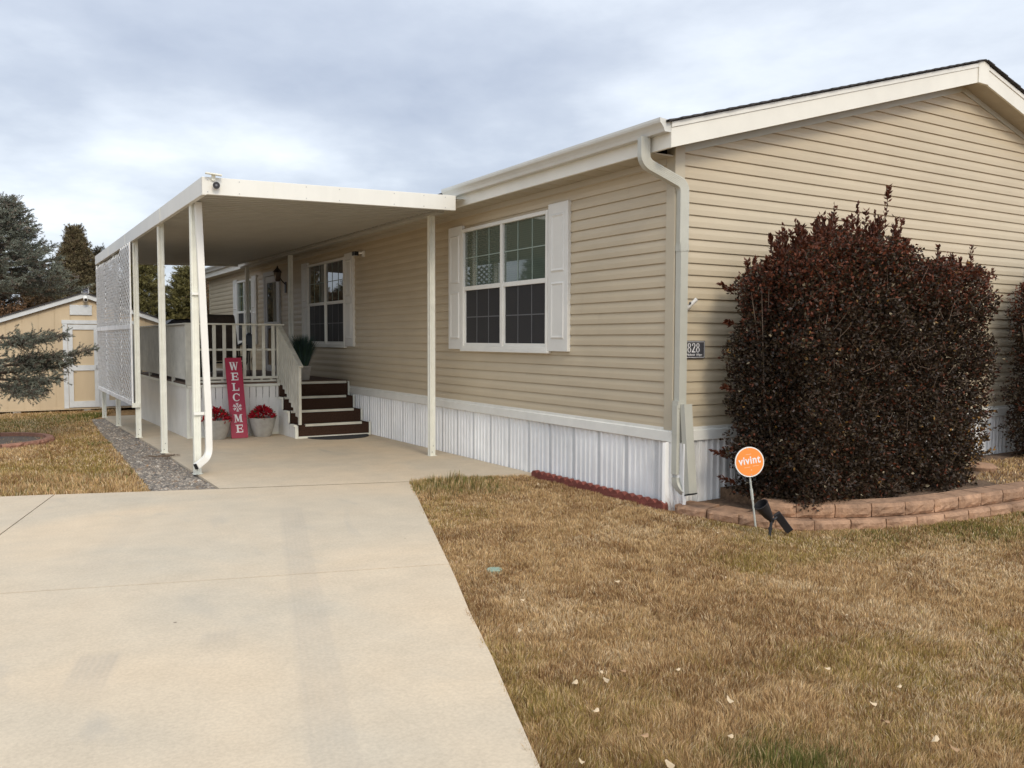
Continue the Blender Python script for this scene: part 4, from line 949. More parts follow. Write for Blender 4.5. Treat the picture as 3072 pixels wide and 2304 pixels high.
# house number plaque
def textmesh(body,size,off=0,shear=0,name='t',ext=.001,spacing=1.0):
    cu=bpy.data.curves.new(name,'FONT'); cu.body=body; cu.size=size; cu.offset=off; cu.shear=shear; cu.extrude=ext; cu.align_x='CENTER'; cu.space_character=spacing
    o=bpy.data.objects.new(name,cu); C.objects.link(o); dg=bpy.context.evaluated_depsgraph_get(); me=bpy.data.meshes.new_from_object(o.evaluated_get(dg)); bpy.data.objects.remove(o); bpy.data.curves.remove(cu); return me
def place_text(me,name,m,parent,origin,u,v,n_):
    me.materials.clear(); me.materials.append(M[m]); off=wloc(parent); mt=Matrix(((u[0],v[0],n_[0],origin[0]-off.x),(u[1],v[1],n_[1],origin[1]-off.y),(u[2],v[2],n_[2],origin[2]-off.z),(0,0,0,1))); me.transform(mt)
    o=bpy.data.objects.new(name,me); C.objects.link(o); o.parent=parent; return o
pq=thing('house_number_plaque','dark grey plaque with white house number 828 on the gable siding beside the downspout','plaque',(.25,-.02,1.515))
b=MB(); b.box(.115,.378,-.0255,-.0185,1.434,1.594); b.box(.109,.384,-.0300,-.0257,1.428,1.600); b.build('plate','plaque',pq,bevel=.002)
b=MB()
x0,x1,z0,z1=.118,.374,1.437,1.591; t_=.0035
for q in ((x0,x1,z0,z0+t_),(x0,x1,z1-t_,z1),(x0,x0+t_,z0+t_,z1-t_),(x1-t_,x1,z0+t_,z1-t_)): b.box(q[0],q[1],-.0320,-.0302,q[2],q[3])
# digits as contrast-stroke rings
def ringd(b,cx,cz,rx,rz,wx,wz,a0=0,a1=360,n=26):
    P=[];Q=[]
    for i in range(n+1):
        a=R(a0+(a1-a0)*i/n); P.append((cx+rx*math.cos(a),cz+rz*math.sin(a))); Q.append((cx+(rx-wx)*math.cos(a),cz+(rz-wz)*math.sin(a)))
    for i in range(n): b.prism([P[i],P[i+1],Q[i+1],Q[i]],1,-.0322,-.0302)
def eight(b,cx): ringd(b,cx,1.555,.019,.0215,.0085,.004); ringd(b,cx,1.511,.023,.0245,.0095,.004)
def two(b,cx):
    ringd(b,cx,1.5535,.0215,.023,.009,.004,-30,170); b.prism([(cx+.009,1.544),(cx+.0195,1.542),(cx-.006,1.497),(cx-.020,1.492)],1,-.0321,-.0302); b.box(cx-.022,cx+.023,-.0323,-.0303,1.487,1.4965); disc(b,(cx-.014,-.0302,1.557),(0,-1,0),.0065,.0065,.002)
eight(b,.176); two(b,.232); eight(b,.288)
b.build('number','signtext',pq)
me=textmesh('Midlands  Village',.030,0,.35,'t',.0008,1.0)
try: place_text(me,'script_line','signtext',pq,(.240,-.0312,1.455),(1,0,0),(0,0,1),(0,-1,0))
except Exception as ex: print(ex)
# flag holder
fh=thing('flag_bracket','small white metal flag bracket on the gable siding above the number plaque','bracket',(.12,-.03,1.92))
b=MB(); b.box(.085,.135,-.030,-.0185,1.845,1.955); b.build('base_plate','whiteplas',fh,bevel=.003)
b=MB(); b.tube([(.105,-.03,1.885),(.175,-.125,1.995)],.019,12); b.build('tube','whiteplas',fh)
b=MB(); disc(b,(.1755,-.1257,1.9958),(.07,-.095,.11),.013,.013,.001); b.build('tube_opening','camgrey',fh)
b=MB(); b.tube([(.13,-.075,1.93),(.123,-.09,1.955)],.007,8); disc(b,(.123,-.09,1.955),(-.1,-.3,.3),.011,.011,.006); b.build('knob','black',fh)
# ---------------------------------------------------------------- security sign
vs_s=thing('security_yard_sign','round orange yard sign reading vivint on a thin leaning metal stake','sign',(.10,-.985,.0))
b=MB(); p0=Vector((.095,-.975,-.03)); p1=Vector((-.005,-.985,.46)); b.tube([p0,p1],.0085,8); pm0=p0.lerp(p1,.52);pm1=p0.lerp(p1,.72); b.tube([pm0,pm1],.0125,8); b.tube([p1,p1+Vector((-.002,.02,.05))],.007,6); b.build('stake','stake',vs_s)
cc_=Vector((-.018,-.992,.562)); nv=Vector((-.42,-.90,.06)).normalized()
b=MB(); disc(b,cc_,nv,.130,.130,.006,48); b.build('disc','whiteplas',vs_s)
b=MB(); disc(b,cc_+nv*.0062,nv,.1205,.1205,.0012,48); b.build('orange_face','orange',vs_s)
uu=nv.cross(Vector((0,0,1))); uu=-uu if uu.x<0 else uu; uu.normalize(); rollv=Vector((-.02,0,1)); vv=uu.cross(nv); vv=vv if vv.z>0 else -vv; vv.normalize(); 
ca,sa=math.cos(R(8)),math.sin(R(8)); u3=uu*ca+vv*sa; v3=vv*ca-uu*sa
me=textmesh('vivint',.094,.0020,0,'t',.0006,1.10)
xsx=[v.co.x for v in me.vertices]; sxw=max(xsx)-min(xsx); kx=.197/sxw; midx=(max(xsx)+min(xsx))/2
for v in me.vertices: v.co.x=(v.co.x-midx)*kx
place_text(me,'lettering','signtext',vs_s,cc_+nv*.0078-v3*.016,u3,v3,nv)
b=MB()
def sline(u0,u1,v,w_=.0016):
    o_=cc_+nv*.0080; P=[o_+u3*u0+v3*(v-w_),o_+u3*u1+v3*(v-w_),o_+u3*u1+v3*(v+w_),o_+u3*u0+v3*(v+w_)]; b.add(P,[(0,1,2,3)])
sline(-.025,.022,.066); sline(-.055,.0,-.044); sline(.022,.078,-.040,.0016); sline(.0,.012,-.071,.003)
b.build('fine_print',mat('fine_print',(.90,.55,.32),.5),vs_s)
b=MB(); disc(b,cc_+nv*.0075+v3*.111,nv,.004,.004,.002,10); disc(b,cc_+nv*.0075-v3*.111,nv,.004,.004,.002,10); b.build('bolt','camgrey',vs_s)
# spotlight
spt=thing('solar_spotlight','black solar garden spotlight on a stake in front of the block retaining wall','spotlight',(-.10,-1.30,.005))
b=MB(); b.tube([(-.105,-1.30,-.04),(-.09,-1.30,.055),(-.075,-1.30,.115)],.012,8); b.tube([(-.092,-1.30,.04),(-.088,-1.30,.062)],.017,8); b.build('stake','black',spt)
b=MB(); b.tube([(-.09,-1.29,.118),(-.045,-1.30,.125),(-.015,-1.30,.145)],.012,8); b.tube([(-.085,-1.31,.115),(-.072,-1.29,.122)],.022,10); b.build('bracket','black',spt)
def cone(b,a,c,prof,n=24,mi=0):
    a=Vector(a);c=Vector(c);d=(c-a);Ln=d.length;d.normalize();u=d.cross(Vector((0,0,1))).normalized();v=u.cross(d)
    vs=[a+d*(t*Ln)+u*(r_*math.cos(2*math.pi*i/n))+v*(r_*math.sin(2*math.pi*i/n)) for t,r_ in prof for i in range(n)]
    b.add(vs,[(i*n+j,i*n+(j+1)%n,(i+1)*n+(j+1)%n,(i+1)*n+j) for i in range(len(prof)-1) for j in range(n)],mi,True)
b=MB(); cone(b,(-.083,-1.30,.122),(-.192,-1.285,.262),[(0,.001),(0,.020),(.13,.024),(.14,.030),(.25,.032),(.26,.037),(.62,.050),(1.0,.062),(1.0,.055),(.7,.045),(.68,.001)]); b.build('lamp_head','black',spt)
b=MB(); b.bar((-.022,-1.30,.170),(.110,-1.33,.010),.065,.03,up=(-.75,-.65,.2)); b.build('lamp_panel','black',spt,bevel=.004)
# ---------------------------------------------------------------- scalloped edging
ed=thing('scalloped_edging','row of low scalloped red concrete edging against the white skirting','edging',(-.10,1.1,0))
def edging_piece(ya,yb,nsc):
    b=MB(); x0,x1=-.135,-.075; n=nsc*8; top=[]
    for i in range(n+1):
        t=i/n; y=ya+(yb-ya)*t; s=abs(math.sin(math.pi*t*nsc)); top.append((y,.035+.032*s**.7))
    P=[(ya,-.06)]+[(yb,-.06)]+top[::-1]
    b.prism(P,0,x0,x1); o=b.build('edging_stone','edging',ed,bevel=0)
    for k,v in enumerate(o.data.vertices): v.co.x+=random.uniform(-.004,.004); 
    return o
y=2.28
for k in range(4):
    edging_piece(y-.575,y-.004,5); y-=.58
# ---------------------------------------------------------------- block retaining wall
def block(b_pts,z0,z1,depth,parent,out):
    """rough faced block from p to q on the front line; out = outward unit"""
    p,q=map(Vector,b_pts); d=(q-p); Ln=d.length; d.normalize(); nrm=Vector((out[0],out[1],0)).normalized()
    b=MB(); nx,nz=7,4; vs=[];idx={}
    for j in range(nz+1):
        for i in range(nx+1):
            t=i/nx; s=j/nz; e_=min(t,1-t)*nx; f_=min(s,1-s)*nz; bulge=.020*min(1,e_)*min(1,f_)*1.0+random.uniform(-.006,.006)
            ch_=.010*(1-min(1,e_))
            P=p+d*(Ln*(.016+(1-.032)*t))+nrm*(bulge-ch_-(.006 if j==nz else 0)); vs.append((P.x,P.y,z0+.003+(z1-z0-.005)*s+random.uniform(-.003,.003)*(0<j<nz)))
    nf=len(vs)
    fs=[(j*(nx+1)+i,j*(nx+1)+i+1,(j+1)*(nx+1)+i+1,(j+1)*(nx+1)+i) for j in range(nz) for i in range(nx)]
    bk=[]
    for P,z in ((p,z0),(q,z0),(q,z1),(p,z1)):
        tt=.012 if P is p else -.012
        B_=P+d*tt-nrm*depth; vs.append((B_.x,B_.y,(z0+.002) if z==z0 else z1-.002))
    B=nf; top=[nz*(nx+1)+i for i in range(nx+1)]; bot=[i for i in range(nx+1)]; lf=[j*(nx+1) for j in range(nz+1)]; rt=[j*(nx+1)+nx for j in range(nz+1)]
    fs+=[tuple(top+[B+2,B+3]),tuple(bot[::-1]+[B,B+1]),tuple(lf[::-1]+[B,B+3][::1]) ,tuple(rt+[B+2,B+1]),(B,B+1,B+2,B+3)]
    b.add(vs,fs); return b.build('block','block',parent)
rw=thing('retaining_wall','low curved retaining wall of tan concrete blocks around the purple bush bed','retaining wall',(1.2,-1.6,0))
def poly_walk(P,step,gapf=0):
    pts=[];P=[Vector((a,c,0)) for a,c in P]; cur=P[0]; out=[cur.copy()]; i=1; need=step
    while i<len(P):
        dd=(P[i]-cur).length
        if dd<need: need-=dd; cur=P[i]; i+=1
        else: cur=cur+(P[i]-cur).normalized()*need; out.append(cur.copy()); need=step
    return out
low=[(-.10,-.14),(.02,-.50),(.09,-.85),(.20,-1.10),(.42,-1.30),(.71,-1.43),(1.17,-1.62),(1.6,-1.70),(2.02,-1.73),(2.85,-1.77),(4,-1.80),(6.5,-1.80)]
hi=[(.24,-.86),(.31,-1.07),(.50,-1.23),(.76,-1.36),(1.19,-1.54),(1.62,-1.63),(2.04,-1.655),(2.87,-1.69),(4,-1.72),(6.5,-1.72)]
for line,z0,z1,st_ in ((low,-.05,.056,.335),(hi,.057,.176,.345)):
    W=poly_walk(line,st_)
    for p,q in zip(W[:-1],W[1:]):
        d=(q-p).normalized(); out=(d.y,-d.x); 
        block((p,q),z0,z1,.30 if z0<0 else .22,rw,out)
# tan rock in the bed
rk=MB(); rk.lathe((4.02,-.72,.13),[(.001,.0),(.16,.0),(.17,.05),(.12,.085),(.001,.09)],9,caps=False); o=rk.build('garden_rock','block'); tag(o,'flat tan rock in the flower bed right of the purple bush','rock')
# tree ring at left
tr=thing('tree_ring','low curved edging of rusty blocks around the spruce on the side lawn','tree ring',(-5.6,9.6,G(9.6)))
n=18
for i in range(n):
    a0=2*math.pi*i/n; a1=2*math.pi*(i+.96)/n; cx,cy,rr=-5.62,9.72,.90
    p=Vector((cx+rr*math.cos(a0),cy+rr*1.1*math.sin(a0),0)); q=Vector((cx+rr*math.cos(a1),cy+rr*1.1*math.sin(a1),0)); mid=(p+q)/2-Vector((cx,cy,0)); mid.normalize()
    o=block((p,q),G(9.6)-.05,G(9.6)+.065,.10,tr,(mid.x,mid.y)); o.data.materials[0]=M['rustblock']
b=MB(); b.lathe((-5.62,9.72,G(9.6)+.01),[(.001,.02),(.82,.0)],20,caps=False); struct(b.build('mulch_bed',mat('mulch',(.13,.105,.085),1,.4,20,1,40)))
# ---------------------------------------------------------------- foliage tools
def shoots(P0,D,Ln,nl,leafL,leafW,cols,r,up=.5,spread=.8):
    """leaves placed in pairs along shoots; returns V,F,C"""
    n=len(P0); t=np.linspace(.08,1,nl)[None,:]*np.ones((n,1)); t=np.clip(t+r.normal(0,.03,t.shape),0,1.03)
    P=P0[:,None,:]+D[:,None,:]*(Ln[:,None]*t)[...,None]; P=P.reshape(-1,3); Dn=np.repeat(D,nl,0)
    d=norm(Dn*up+rand_unit(len(P),r)*spread); c=np.repeat(cols,nl,0)*r.uniform(.6,1.4,(len(P),1))
    return leaves(P,d,r.uniform(.75,1.2,len(P))*leafL,r.uniform(.75,1.2,len(P))*leafW,c,.22,r)
def purple_bush(name,label,x0,x1,y0,y1,zb,Hf,nleaf,seed,sprigs=()):
    r=np.random.default_rng(seed); t=thing(name,label,'bush',((x0+x1)/2,(y0+y1)/2,zb))
    n=nleaf*5; x=r.uniform(x0-.15,x1+.15,n); y=r.uniform(y0-.1,y1+.1,n); z=zb+r.random(n)*3.0
    def tilt(x,y): return .28*np.clip((-y-.3)/1.04,0,1)*np.clip((1.35-x)/.95,0,1) if x0<1 else 0*x
    H=Hf(x)+tilt(x,y)+.08*(vnoise(x,y,.20,4)-.5)*2
    # distance inside from surface
    cx,cy=(x0+x1)/2,(y0+y1)/2; hw=(x1-x0)/2; hd=(y1-y0)/2
    wob=.06*(vnoise(x*1.0+z,z,.30,7)-.5)*2+.07*(vnoise(x-z,y+z,.11,8)-.5)*2
    taper=np.where(z<zb+.35,-.10*(1-(z-zb)/.35),0)
    q=((np.abs(x-cx)/(hw+wob+taper))**18+(np.abs(y-cy)/(hd+wob+taper*.5))**18)**(1/18)
    zt=(z-zb)/(H-zb); din=np.maximum(q,zt**1.0)
    din=np.maximum(din,((q**20+zt**20)/1.6)**(1/20))
    keep=(din<1)&(r.random(n)<np.clip((din-.35)*1.8,.10,1)**1.2); 
    holes=vnoise(x*1.0,z,.12,15)*.6+vnoise(x,z,.05,16)*.4; keep&=~((holes>.72)&(r.random(n)<.6)&(x>cx-.2))
    P=np.stack([x,y,z],1)[keep][:nleaf]; x,y,z=P.T
    out=norm(np.stack([(x-cx)/hw**2,(y-cy)/hd**2*.8,(z-(zb+.8))*.5],1)); D=norm(out*.7+rand_unit(len(P),r)+[0,0,.25])
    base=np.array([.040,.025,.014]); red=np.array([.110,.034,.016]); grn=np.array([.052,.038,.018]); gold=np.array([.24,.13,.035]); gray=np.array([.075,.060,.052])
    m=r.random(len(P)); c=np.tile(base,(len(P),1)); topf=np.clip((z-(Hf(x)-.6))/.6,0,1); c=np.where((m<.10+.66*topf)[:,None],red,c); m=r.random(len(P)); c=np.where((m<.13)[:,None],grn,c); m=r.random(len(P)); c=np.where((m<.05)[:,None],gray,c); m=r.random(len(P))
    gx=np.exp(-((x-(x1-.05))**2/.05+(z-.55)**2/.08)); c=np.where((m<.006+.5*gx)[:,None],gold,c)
    c=c*r.uniform(.5,1.7,(len(P),1)); c=np.where((r.random(len(P))<.007)[:,None],np.array([.38,.31,.20]),c)
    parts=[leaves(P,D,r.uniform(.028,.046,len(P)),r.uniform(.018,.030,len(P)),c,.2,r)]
    # upright shoots along the top and sides
    ns=130; sx=r.uniform(x0+.05,x1-.05,ns); sy=r.uniform(y0+.1,y1-.1,ns); hz=Hf(sx)+tilt(sx,sy)-.08; Ln=r.uniform(.08,.20,ns)+np.where((sx>x0+.3)&(sx<x0+1.9),r.uniform(0,.16,ns),0); P0=np.stack([sx,sy,hz],1); D0=norm(np.stack([r.normal(0,.16,ns),r.normal(0,.16,ns),np.ones(ns)],1))
    if len(sprigs):
        S=np.array([[a,c_,d_] for a,c_,d_,e_,f_,g_ in sprigs]); SD=norm(np.array([[f_,0.0,g_] for a,c_,d_,e_,f_,g_ in sprigs])); SL_=np.array([e_ for a,c_,d_,e_,f_,g_ in sprigs])
        P0=np.concatenate([P0,S]); D0=np.concatenate([D0,SD]); Ln=np.concatenate([Ln,SL_])
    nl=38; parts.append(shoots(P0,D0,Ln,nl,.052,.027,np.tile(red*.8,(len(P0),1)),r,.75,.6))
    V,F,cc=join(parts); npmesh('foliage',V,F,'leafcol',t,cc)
    b=MB()
    for k in range(len(P0)): 
        a=P0[k]-D0[k]*.15; b.tube([tuple(a),tuple(P0[k]+D0[k]*Ln[k])],.0028,4)
    for k in range(34):
        bx=r.uniform(x0+.3,x1-.3); by=r.uniform(y0+.3,y1-.3); tx=bx+r.normal(0,.3); ty_=by+r.normal(0,.2); hz=float(Hf(np.array([tx]))[0])-.1
        b.tube([(bx,by,zb-.02),((bx+tx)/2+r.normal(0,.05),(by+ty_)/2,(zb+hz)/2),(tx,ty_,hz)],.010,5,scales=[1.3,.8,.3])
    for k in range(150):   # thin twigs near the surface
        s_=r.random(3); px=x0+.1+(x1-x0-.2)*s_[0]; py=y0+.03+.12*s_[1]; pz=zb+.1+s_[2]*1.9; d=r.normal(0,1,3); d[1]*=.4; d/=np.linalg.norm(d); q_=np.array([px,py-.06,pz]); b.tube([tuple(q_),tuple(q_+d*.10+[0,0,.03]),tuple(q_+d*.15+[0,-.01,.06])],.0018,4)
    b.build('branches','twig',t); return t
def Hf(x): return np.interp(x,[0,.36,.6,.8,1.15,1.4,1.62,1.88,2.1,2.5,3.0,3.35],[2.1,2.14,2.26,2.38,2.51,2.56,2.53,2.45,2.38,2.33,2.32,2.32])
sprg=[(.40,-.8,2.05,.22,0,1),(.72,-.85,2.22,.24,0,1),(1.00,-.8,2.36,.30,-.08,1),(1.25,-.8,2.44,.42,.05,1),(1.42,-.8,2.48,.26,.1,1),(1.62,-.8,2.52,.38,-.02,1),(1.85,-.8,2.52,.34,.12,1),(2.02,-.8,2.54,.56,.10,1),(2.12,-.85,2.46,.36,.05,1),(2.2,-.8,2.42,.40,.3,1),(2.75,-.9,2.30,.28,.15,1),(3.15,-1.0,2.15,.45,.18,1),(3.25,-1.05,2.00,.45,.75,1),(3.2,-1.05,1.75,.38,.9,1),(3.25,-1.0,1.45,.35,.9,.8),(3.2,-1.1,.95,.3,1,.5),(.40,-.4,2.05,.20,-.9,.35),(.40,-.4,1.15,.14,-1,.15),(.40,-.4,.50,.26,-1,.30),(.40,-.45,.25,.22,-1,.4),(.40,-.4,1.75,.12,-1,.2),(3.2,-1.1,.80,.26,1,.25),(2.07,-.8,2.98,.14,.10,1)]
purple_bush('purple_bush','tall dense dark purple leaved bush in front of the gable wall, above the tan blocks',.36,3.13,-1.34,-.30,.14,Hf,150000,21,sprg)
def Hf2(x): return np.interp(x,[5.2,5.5,6.2,7.2],[1.9,2.3,2.5,2.3])
purple_bush('purple_bush','dark leaved bush cut by the right edge of the photograph',5.34,7.2,-1.25,-.22,.15,Hf2,60000,22,[(5.45,-.5,.75,.25,-1,.1),(5.45,-.5,1.35,.2,-1,.4)])
# ---------------------------------------------------------------- conifers
def needle_cloud(P,D,Ln,r,nn,nl,nw,cols):
    """P,D,Ln twigs; nn needles each"""
    n=len(P); t=r.random((n,nn)); Q=(P[:,None,:]+D[:,None,:]*(Ln[:,None]*t)[...,None]).reshape(-1,3); Dn=np.repeat(D,nn,0); d=norm(Dn*.75+rand_unit(len(Q),r)*.8)
    S=norm(np.cross(d,rand_unit(len(Q),r)))*nw/2; L_=(r.uniform(.7,1.2,len(Q))*nl)[:,None]
    V=np.stack([Q-S,Q+S,Q+d*L_],1).reshape(-1,3); F=np.arange(len(Q)*3).reshape(-1,3); c=np.repeat(np.repeat(cols,nn,0)*r.uniform(.6,1.4,(len(Q),1)),3,0)
    return V,F,c
def conifer(name,label,x,y,zg,ztop_,rmax,zlow,seed,col,extra=None,nb=90,twl=.16,nn=26,nl=.03,nw=.006,lean=(0,0),prof=.8,upb=.15,cat='tree',group=None,trunkr=.07,tip=None,dens=1.0,droop=.0,fill=0):
    r=np.random.default_rng(seed); t=thing(name,label,cat,(x,y,zg),group)
    b=MB(); H=ztop_-zg
    def ax(z): k=(z-zg)/H; return np.array([x+lean[0]*k,y+lean[1]*k,z])
    b.tube([tuple(ax(zg-.1)),tuple(ax(zg+H*.4)),tuple(ax(zg+H*.8)),tuple(ax(ztop_-.05))],trunkr,8,scales=[1.2,.8,.35,.08]); 
    TP=[];TD=[];TL=[]; br=[]
    for k in range(nb):
        f=k/nb; z=zlow+(ztop_-.08-zlow)*f**.9; rr=rmax*(1-((z-zlow)/(ztop_-zlow)))**prof*r.uniform(.7,1.08)+.07; a=k*2.399+r.normal(0,.2); br.append((z,rr,a,upb+.6*f**2-droop*(1-f)))
    for z,rr,a,u in br:
        o_=ax(z); d=np.array([math.cos(a),math.sin(a),u]); d/=np.linalg.norm(d); m=max(3,int(rr/.045*dens))
        mid=o_+d*rr*.55+[0,0,-.03*rr]; end=o_+d*rr+[0,0,.06*rr]
        if rr>.25: b.tube([tuple(o_),tuple(mid),tuple(end)],.011,4,scales=[1.4,.8,.3])
        side=np.cross(d,[0,0,1]); side/=np.linalg.norm(side)
        for j in range(m):
            s=(.25+.75*(j+.5)/m); p=o_+(mid-o_)*min(1,s/.55) if s<.55 else mid+(end-mid)*(s-.55)/.45
            for sg in (-1,1,0):
                dd=d*.75+side*sg*r.uniform(.5,.9)+np.array([0,0,r.normal(.05,.25)]); dd/=np.linalg.norm(dd); ln=twl*r.uniform(.6,1.25)*(1.25-.5*s)
                TP.append(p+rng.normal(0,.012,3)); TD.append(dd); TL.append(ln)
                if sg and r.random()<.7: TP.append(p+dd*ln*.6); d2=dd+r.normal(0,.5,3); TD.append(d2/np.linalg.norm(d2)); TL.append(ln*.8)
    if extra is not None:
        for (p0,p1,wd) in extra:
            p0=np.array(p0,float); p1=np.array(p1,float); L_=np.linalg.norm(p1-p0); d=(p1-p0)/L_; side=np.cross(d,[0,0,1]); side/=np.linalg.norm(side)
            mid=(p0+p1)/2+[0,0,-.05]; b.tube([tuple(p0),tuple(mid),tuple(p1)],.016,5,scales=[1.5,.9,.25])
            m=int(L_/.032)
            for j in range(m):
                s=.12+.88*(j+.5)/m; p=p0*(1-s)**2+mid*2*s*(1-s)+p1*s*s
                for sg in (-1,1):
                    w2=wd*(1.15-.75*s)*r.uniform(.5,1.1); e_=side*sg*.8+d*.6+np.array([0,0,r.normal(-.02,.30)]); e_/=np.linalg.norm(e_); q=p+e_*w2
                    b.tube([tuple(p),tuple(q)],.0035,4)
                    kk=max(1,int(w2/.07))
                    for q_ in range(kk+1):
                        s2=(q_+.6)/(kk+1); pp=p+e_*w2*s2+r.normal(0,.02,3); dd=e_+r.normal(0,.45,3); dd/=np.linalg.norm(dd); TP.append(pp);TD.append(dd);TL.append(twl*r.uniform(.5,.9))
                TP.append(p); dd=d+r.normal(0,.3,3); TD.append(dd/np.linalg.norm(dd)); TL.append(twl*.8)
    # leader
    for k in range(5): TP.append(ax(ztop_-.12+.02*k)); dd=np.array([.15*r.normal(),.15*r.normal(),1]); TD.append(dd/np.linalg.norm(dd)); TL.append(twl)
    TP,TD,TL=map(np.array,(TP,TD,TL)); cols=np.array(col)*r.uniform(.65,1.4,(len(TP),1)); 
    if tip is not None: mk=r.random(len(TP))<.22; cols[mk]=np.array(tip)*r.uniform(.7,1.3,(mk.sum(),1))
    V,F,c=needle_cloud(TP,TD,TL,r,nn,nl,nw,cols); npmesh('crown',V,F,'needle',t,c); b.build('trunk','bark',t); return t
gz=G(9.8)
ex=[((-5.52,9.8,1.62),(-4.55,9.55,1.66),.42),((-5.52,9.8,1.50),(-4.85,9.2,1.60),.38),((-5.5,9.8,1.15),(-4.15,9.45,1.42),.40),((-5.5,9.8,1.05),(-4.45,9.9,1.20),.42),((-5.5,9.8,.95),(-4.65,9.3,.98),.42),((-5.5,9.8,.85),(-4.85,9.6,.78),.40),((-5.5,9.8,.90),(-5.0,9.1,.72),.35),((-5.5,9.8,1.25),(-4.7,10.2,1.30),.40),((-5.5,9.8,1.3),(-6.4,9.6,1.2),.4),((-5.5,9.8,1.0),(-6.5,9.9,.9),.4),((-5.5,9.8,1.3),(-5.7,8.9,1.2),.35),((-5.5,9.8,1.1),(-5.8,10.8,1.1),.35),((-5.5,9.8,.7),(-6.0,9.1,.6),.3)]
conifer('spruce_tree','blue green spruce on the left with low branches reaching across the shed','',0,0,0,0,0,0) if False else None
conifer('spruce_tree','blue green spruce at the left edge, low branches reaching across the shed',-5.68,9.8,gz,3.85,1.22,2.33,31,(.165,.175,.135),extra=ex,nb=125,twl=.15,nn=38,nl=.030,nw=.008,lean=(.32,0),prof=.95,upb=.10,tip=(.17,.14,.11),trunkr=.08,droop=.05,dens=1.0)
def far(px,py,Y):
    u=Rv*((px-1536)/2537.55)+Uv*(-(py-1152)/2537.55)+Fv; t=(Y-CAM[1])/u[1]; return CAM+u*t
gb_=G(22)
TG='trees behind the shed and porch'
conifer('juniper_tree','olive brown cone shaped juniper behind the shed roof',-3.42,22,gb_,4.80,1.75,.6,41,(.15,.12,.06),nb=190,twl=.22,nn=30,nl=.06,nw=.014,prof=.95,upb=.75,tip=(.11,.075,.04),group=TG,dens=.8)
conifer('juniper_tree','slim dark juniper beside the carport roof end',-2.72,22.6,gb_,4.25,.55,.6,42,(.085,.07,.04),nb=100,twl=.2,nn=24,nl=.06,nw=.014,prof=.55,upb=1.0,group=TG,dens=.8)
conifer('pine_tree','olive green pine seen under the carport beside the lattice',-1.55,22.5,gb_,4.35,1.05,.5,43,(.165,.145,.05),nb=130,twl=.26,nn=30,nl=.07,nw=.014,prof=.45,upb=.35,tip=(.12,.10,.035),group=TG,dens=.7)
conifer('pine_tree','olive green pine with a narrow top, seen between the two front carport posts',-.62,22,gb_,3.75,.85,.5,44,(.165,.145,.05),nb=120,twl=.24,nn=30,nl=.07,nw=.014,prof=.5,upb=.4,lean=(.35,0),tip=(.12,.11,.035),group=TG,dens=.8)
conifer('spruce_tree','dark spruce behind the left part of the shed roof',-5.7,21.5,gb_,3.7,1.3,.5,45,(.075,.065,.045),nb=120,twl=.24,nn=26,nl=.06,nw=.014,prof=.5,upb=.2,tip=(.10,.06,.035),group=TG,dens=.8)
conifer('juniper_tree','brown green juniper between the spruce and the cone shaped juniper',-4.45,21.3,gb_,3.0,.9,.4,46,(.11,.075,.04),nb=90,twl=.22,nn=26,nl=.06,nw=.014,prof=.4,upb=.6,tip=(.12,.07,.03),group=TG,dens=.7)
def rust_tree(label,x,y,z,h,rad,seed,col):
    r=np.random.default_rng(seed); t=thing('leafy_tree',label,'tree',(x,y,z),TG); b=MB(); P=[]
    b.tube([(x,y,z),(x+.05,y,z+h*.4),(x,y+.05,z+h*.8)],.06,6,scales=[1.3,.8,.3])
    for k in range(60):
        a=r.uniform(0,6.28); f=r.uniform(.2,.95); q=np.array([x+rad*math.cos(a)*r.random()**.4*(1-.3*f),y+rad*math.sin(a)*r.random()**.4*(1-.3*f),z+h*(.25+.75*f)]); b.tube([(x,y,z+h*f*.6),tuple(q)],.008,4); P.append(q+r.normal(0,.16,(90,3)))
    P=np.concatenate(P); P[:,2]=np.minimum(P[:,2],z+h*1.02); c=np.array(col)*r.uniform(.5,1.6,(len(P),1)); V,F,cc=leaves(P,rand_unit(len(P),r),r.uniform(.05,.09,len(P)),r.uniform(.03,.05,len(P)),c,.2,r); npmesh('crown',V,F,'leafcol',t,cc); b.build('trunk','bark',t)
rust_tree('rusty brown leafy tree near the far corner of the house',.32,21.8,gb_,3.4,.75,51,(.17,.105,.05))
rust_tree('sparse brown leafy tree behind the far end of the house',1.3,24,gb_,3.9,.8,52,(.14,.08,.045))
rust_tree('rusty brown shrub tree behind the left corner of the shed',-5.3,20.4,gb_,2.7,.8,53,(.14,.075,.035))
# further dark trees so no horizon shows between crowns
for k,(xx,yy,hh,rr) in enumerate(((-9,25,4.2,1.6),(-7.2,27,3.8,1.5),(-2.2,27,3.6,1.6),(-12.5,21,4.5,1.7),(1.6,28,3.6,1.5))):
    conifer('cedar_tree',['wide dark cedar far off beyond the left edge','low dark cedar behind the spruce','low dark cedar behind the junipers and pines','tall cedar left of the photograph','low cedar behind the far house corner'][k],xx,yy,gb_,hh,rr,.2,60+k,(.11,.095,.05),nb=100,twl=.34,nn=22,nl=.09,nw=.022,prof=.45,upb=.4,group=TG,dens=.55)
# back fence
fe=thing('board_fence','brown board fence far behind the deck and shed','fence',(0,24.5,gb_))
b=MB(); x=-16
while x<9: b.box(x,x+.135,24.5,24.52,gb_-.05,gb_+1.75+random.uniform(-.01,.01)); x+=.142
b.build('boards',mat('fence_wood',(.16,.10,.065),.9,.25,8,.3,40),fe)
for k in range(11): b=MB(); b.box(-16+k*2.4,-15.9+k*2.4,24.52,24.62,gb_-.05,gb_+1.8); b.build('fence_post','bark',fe)
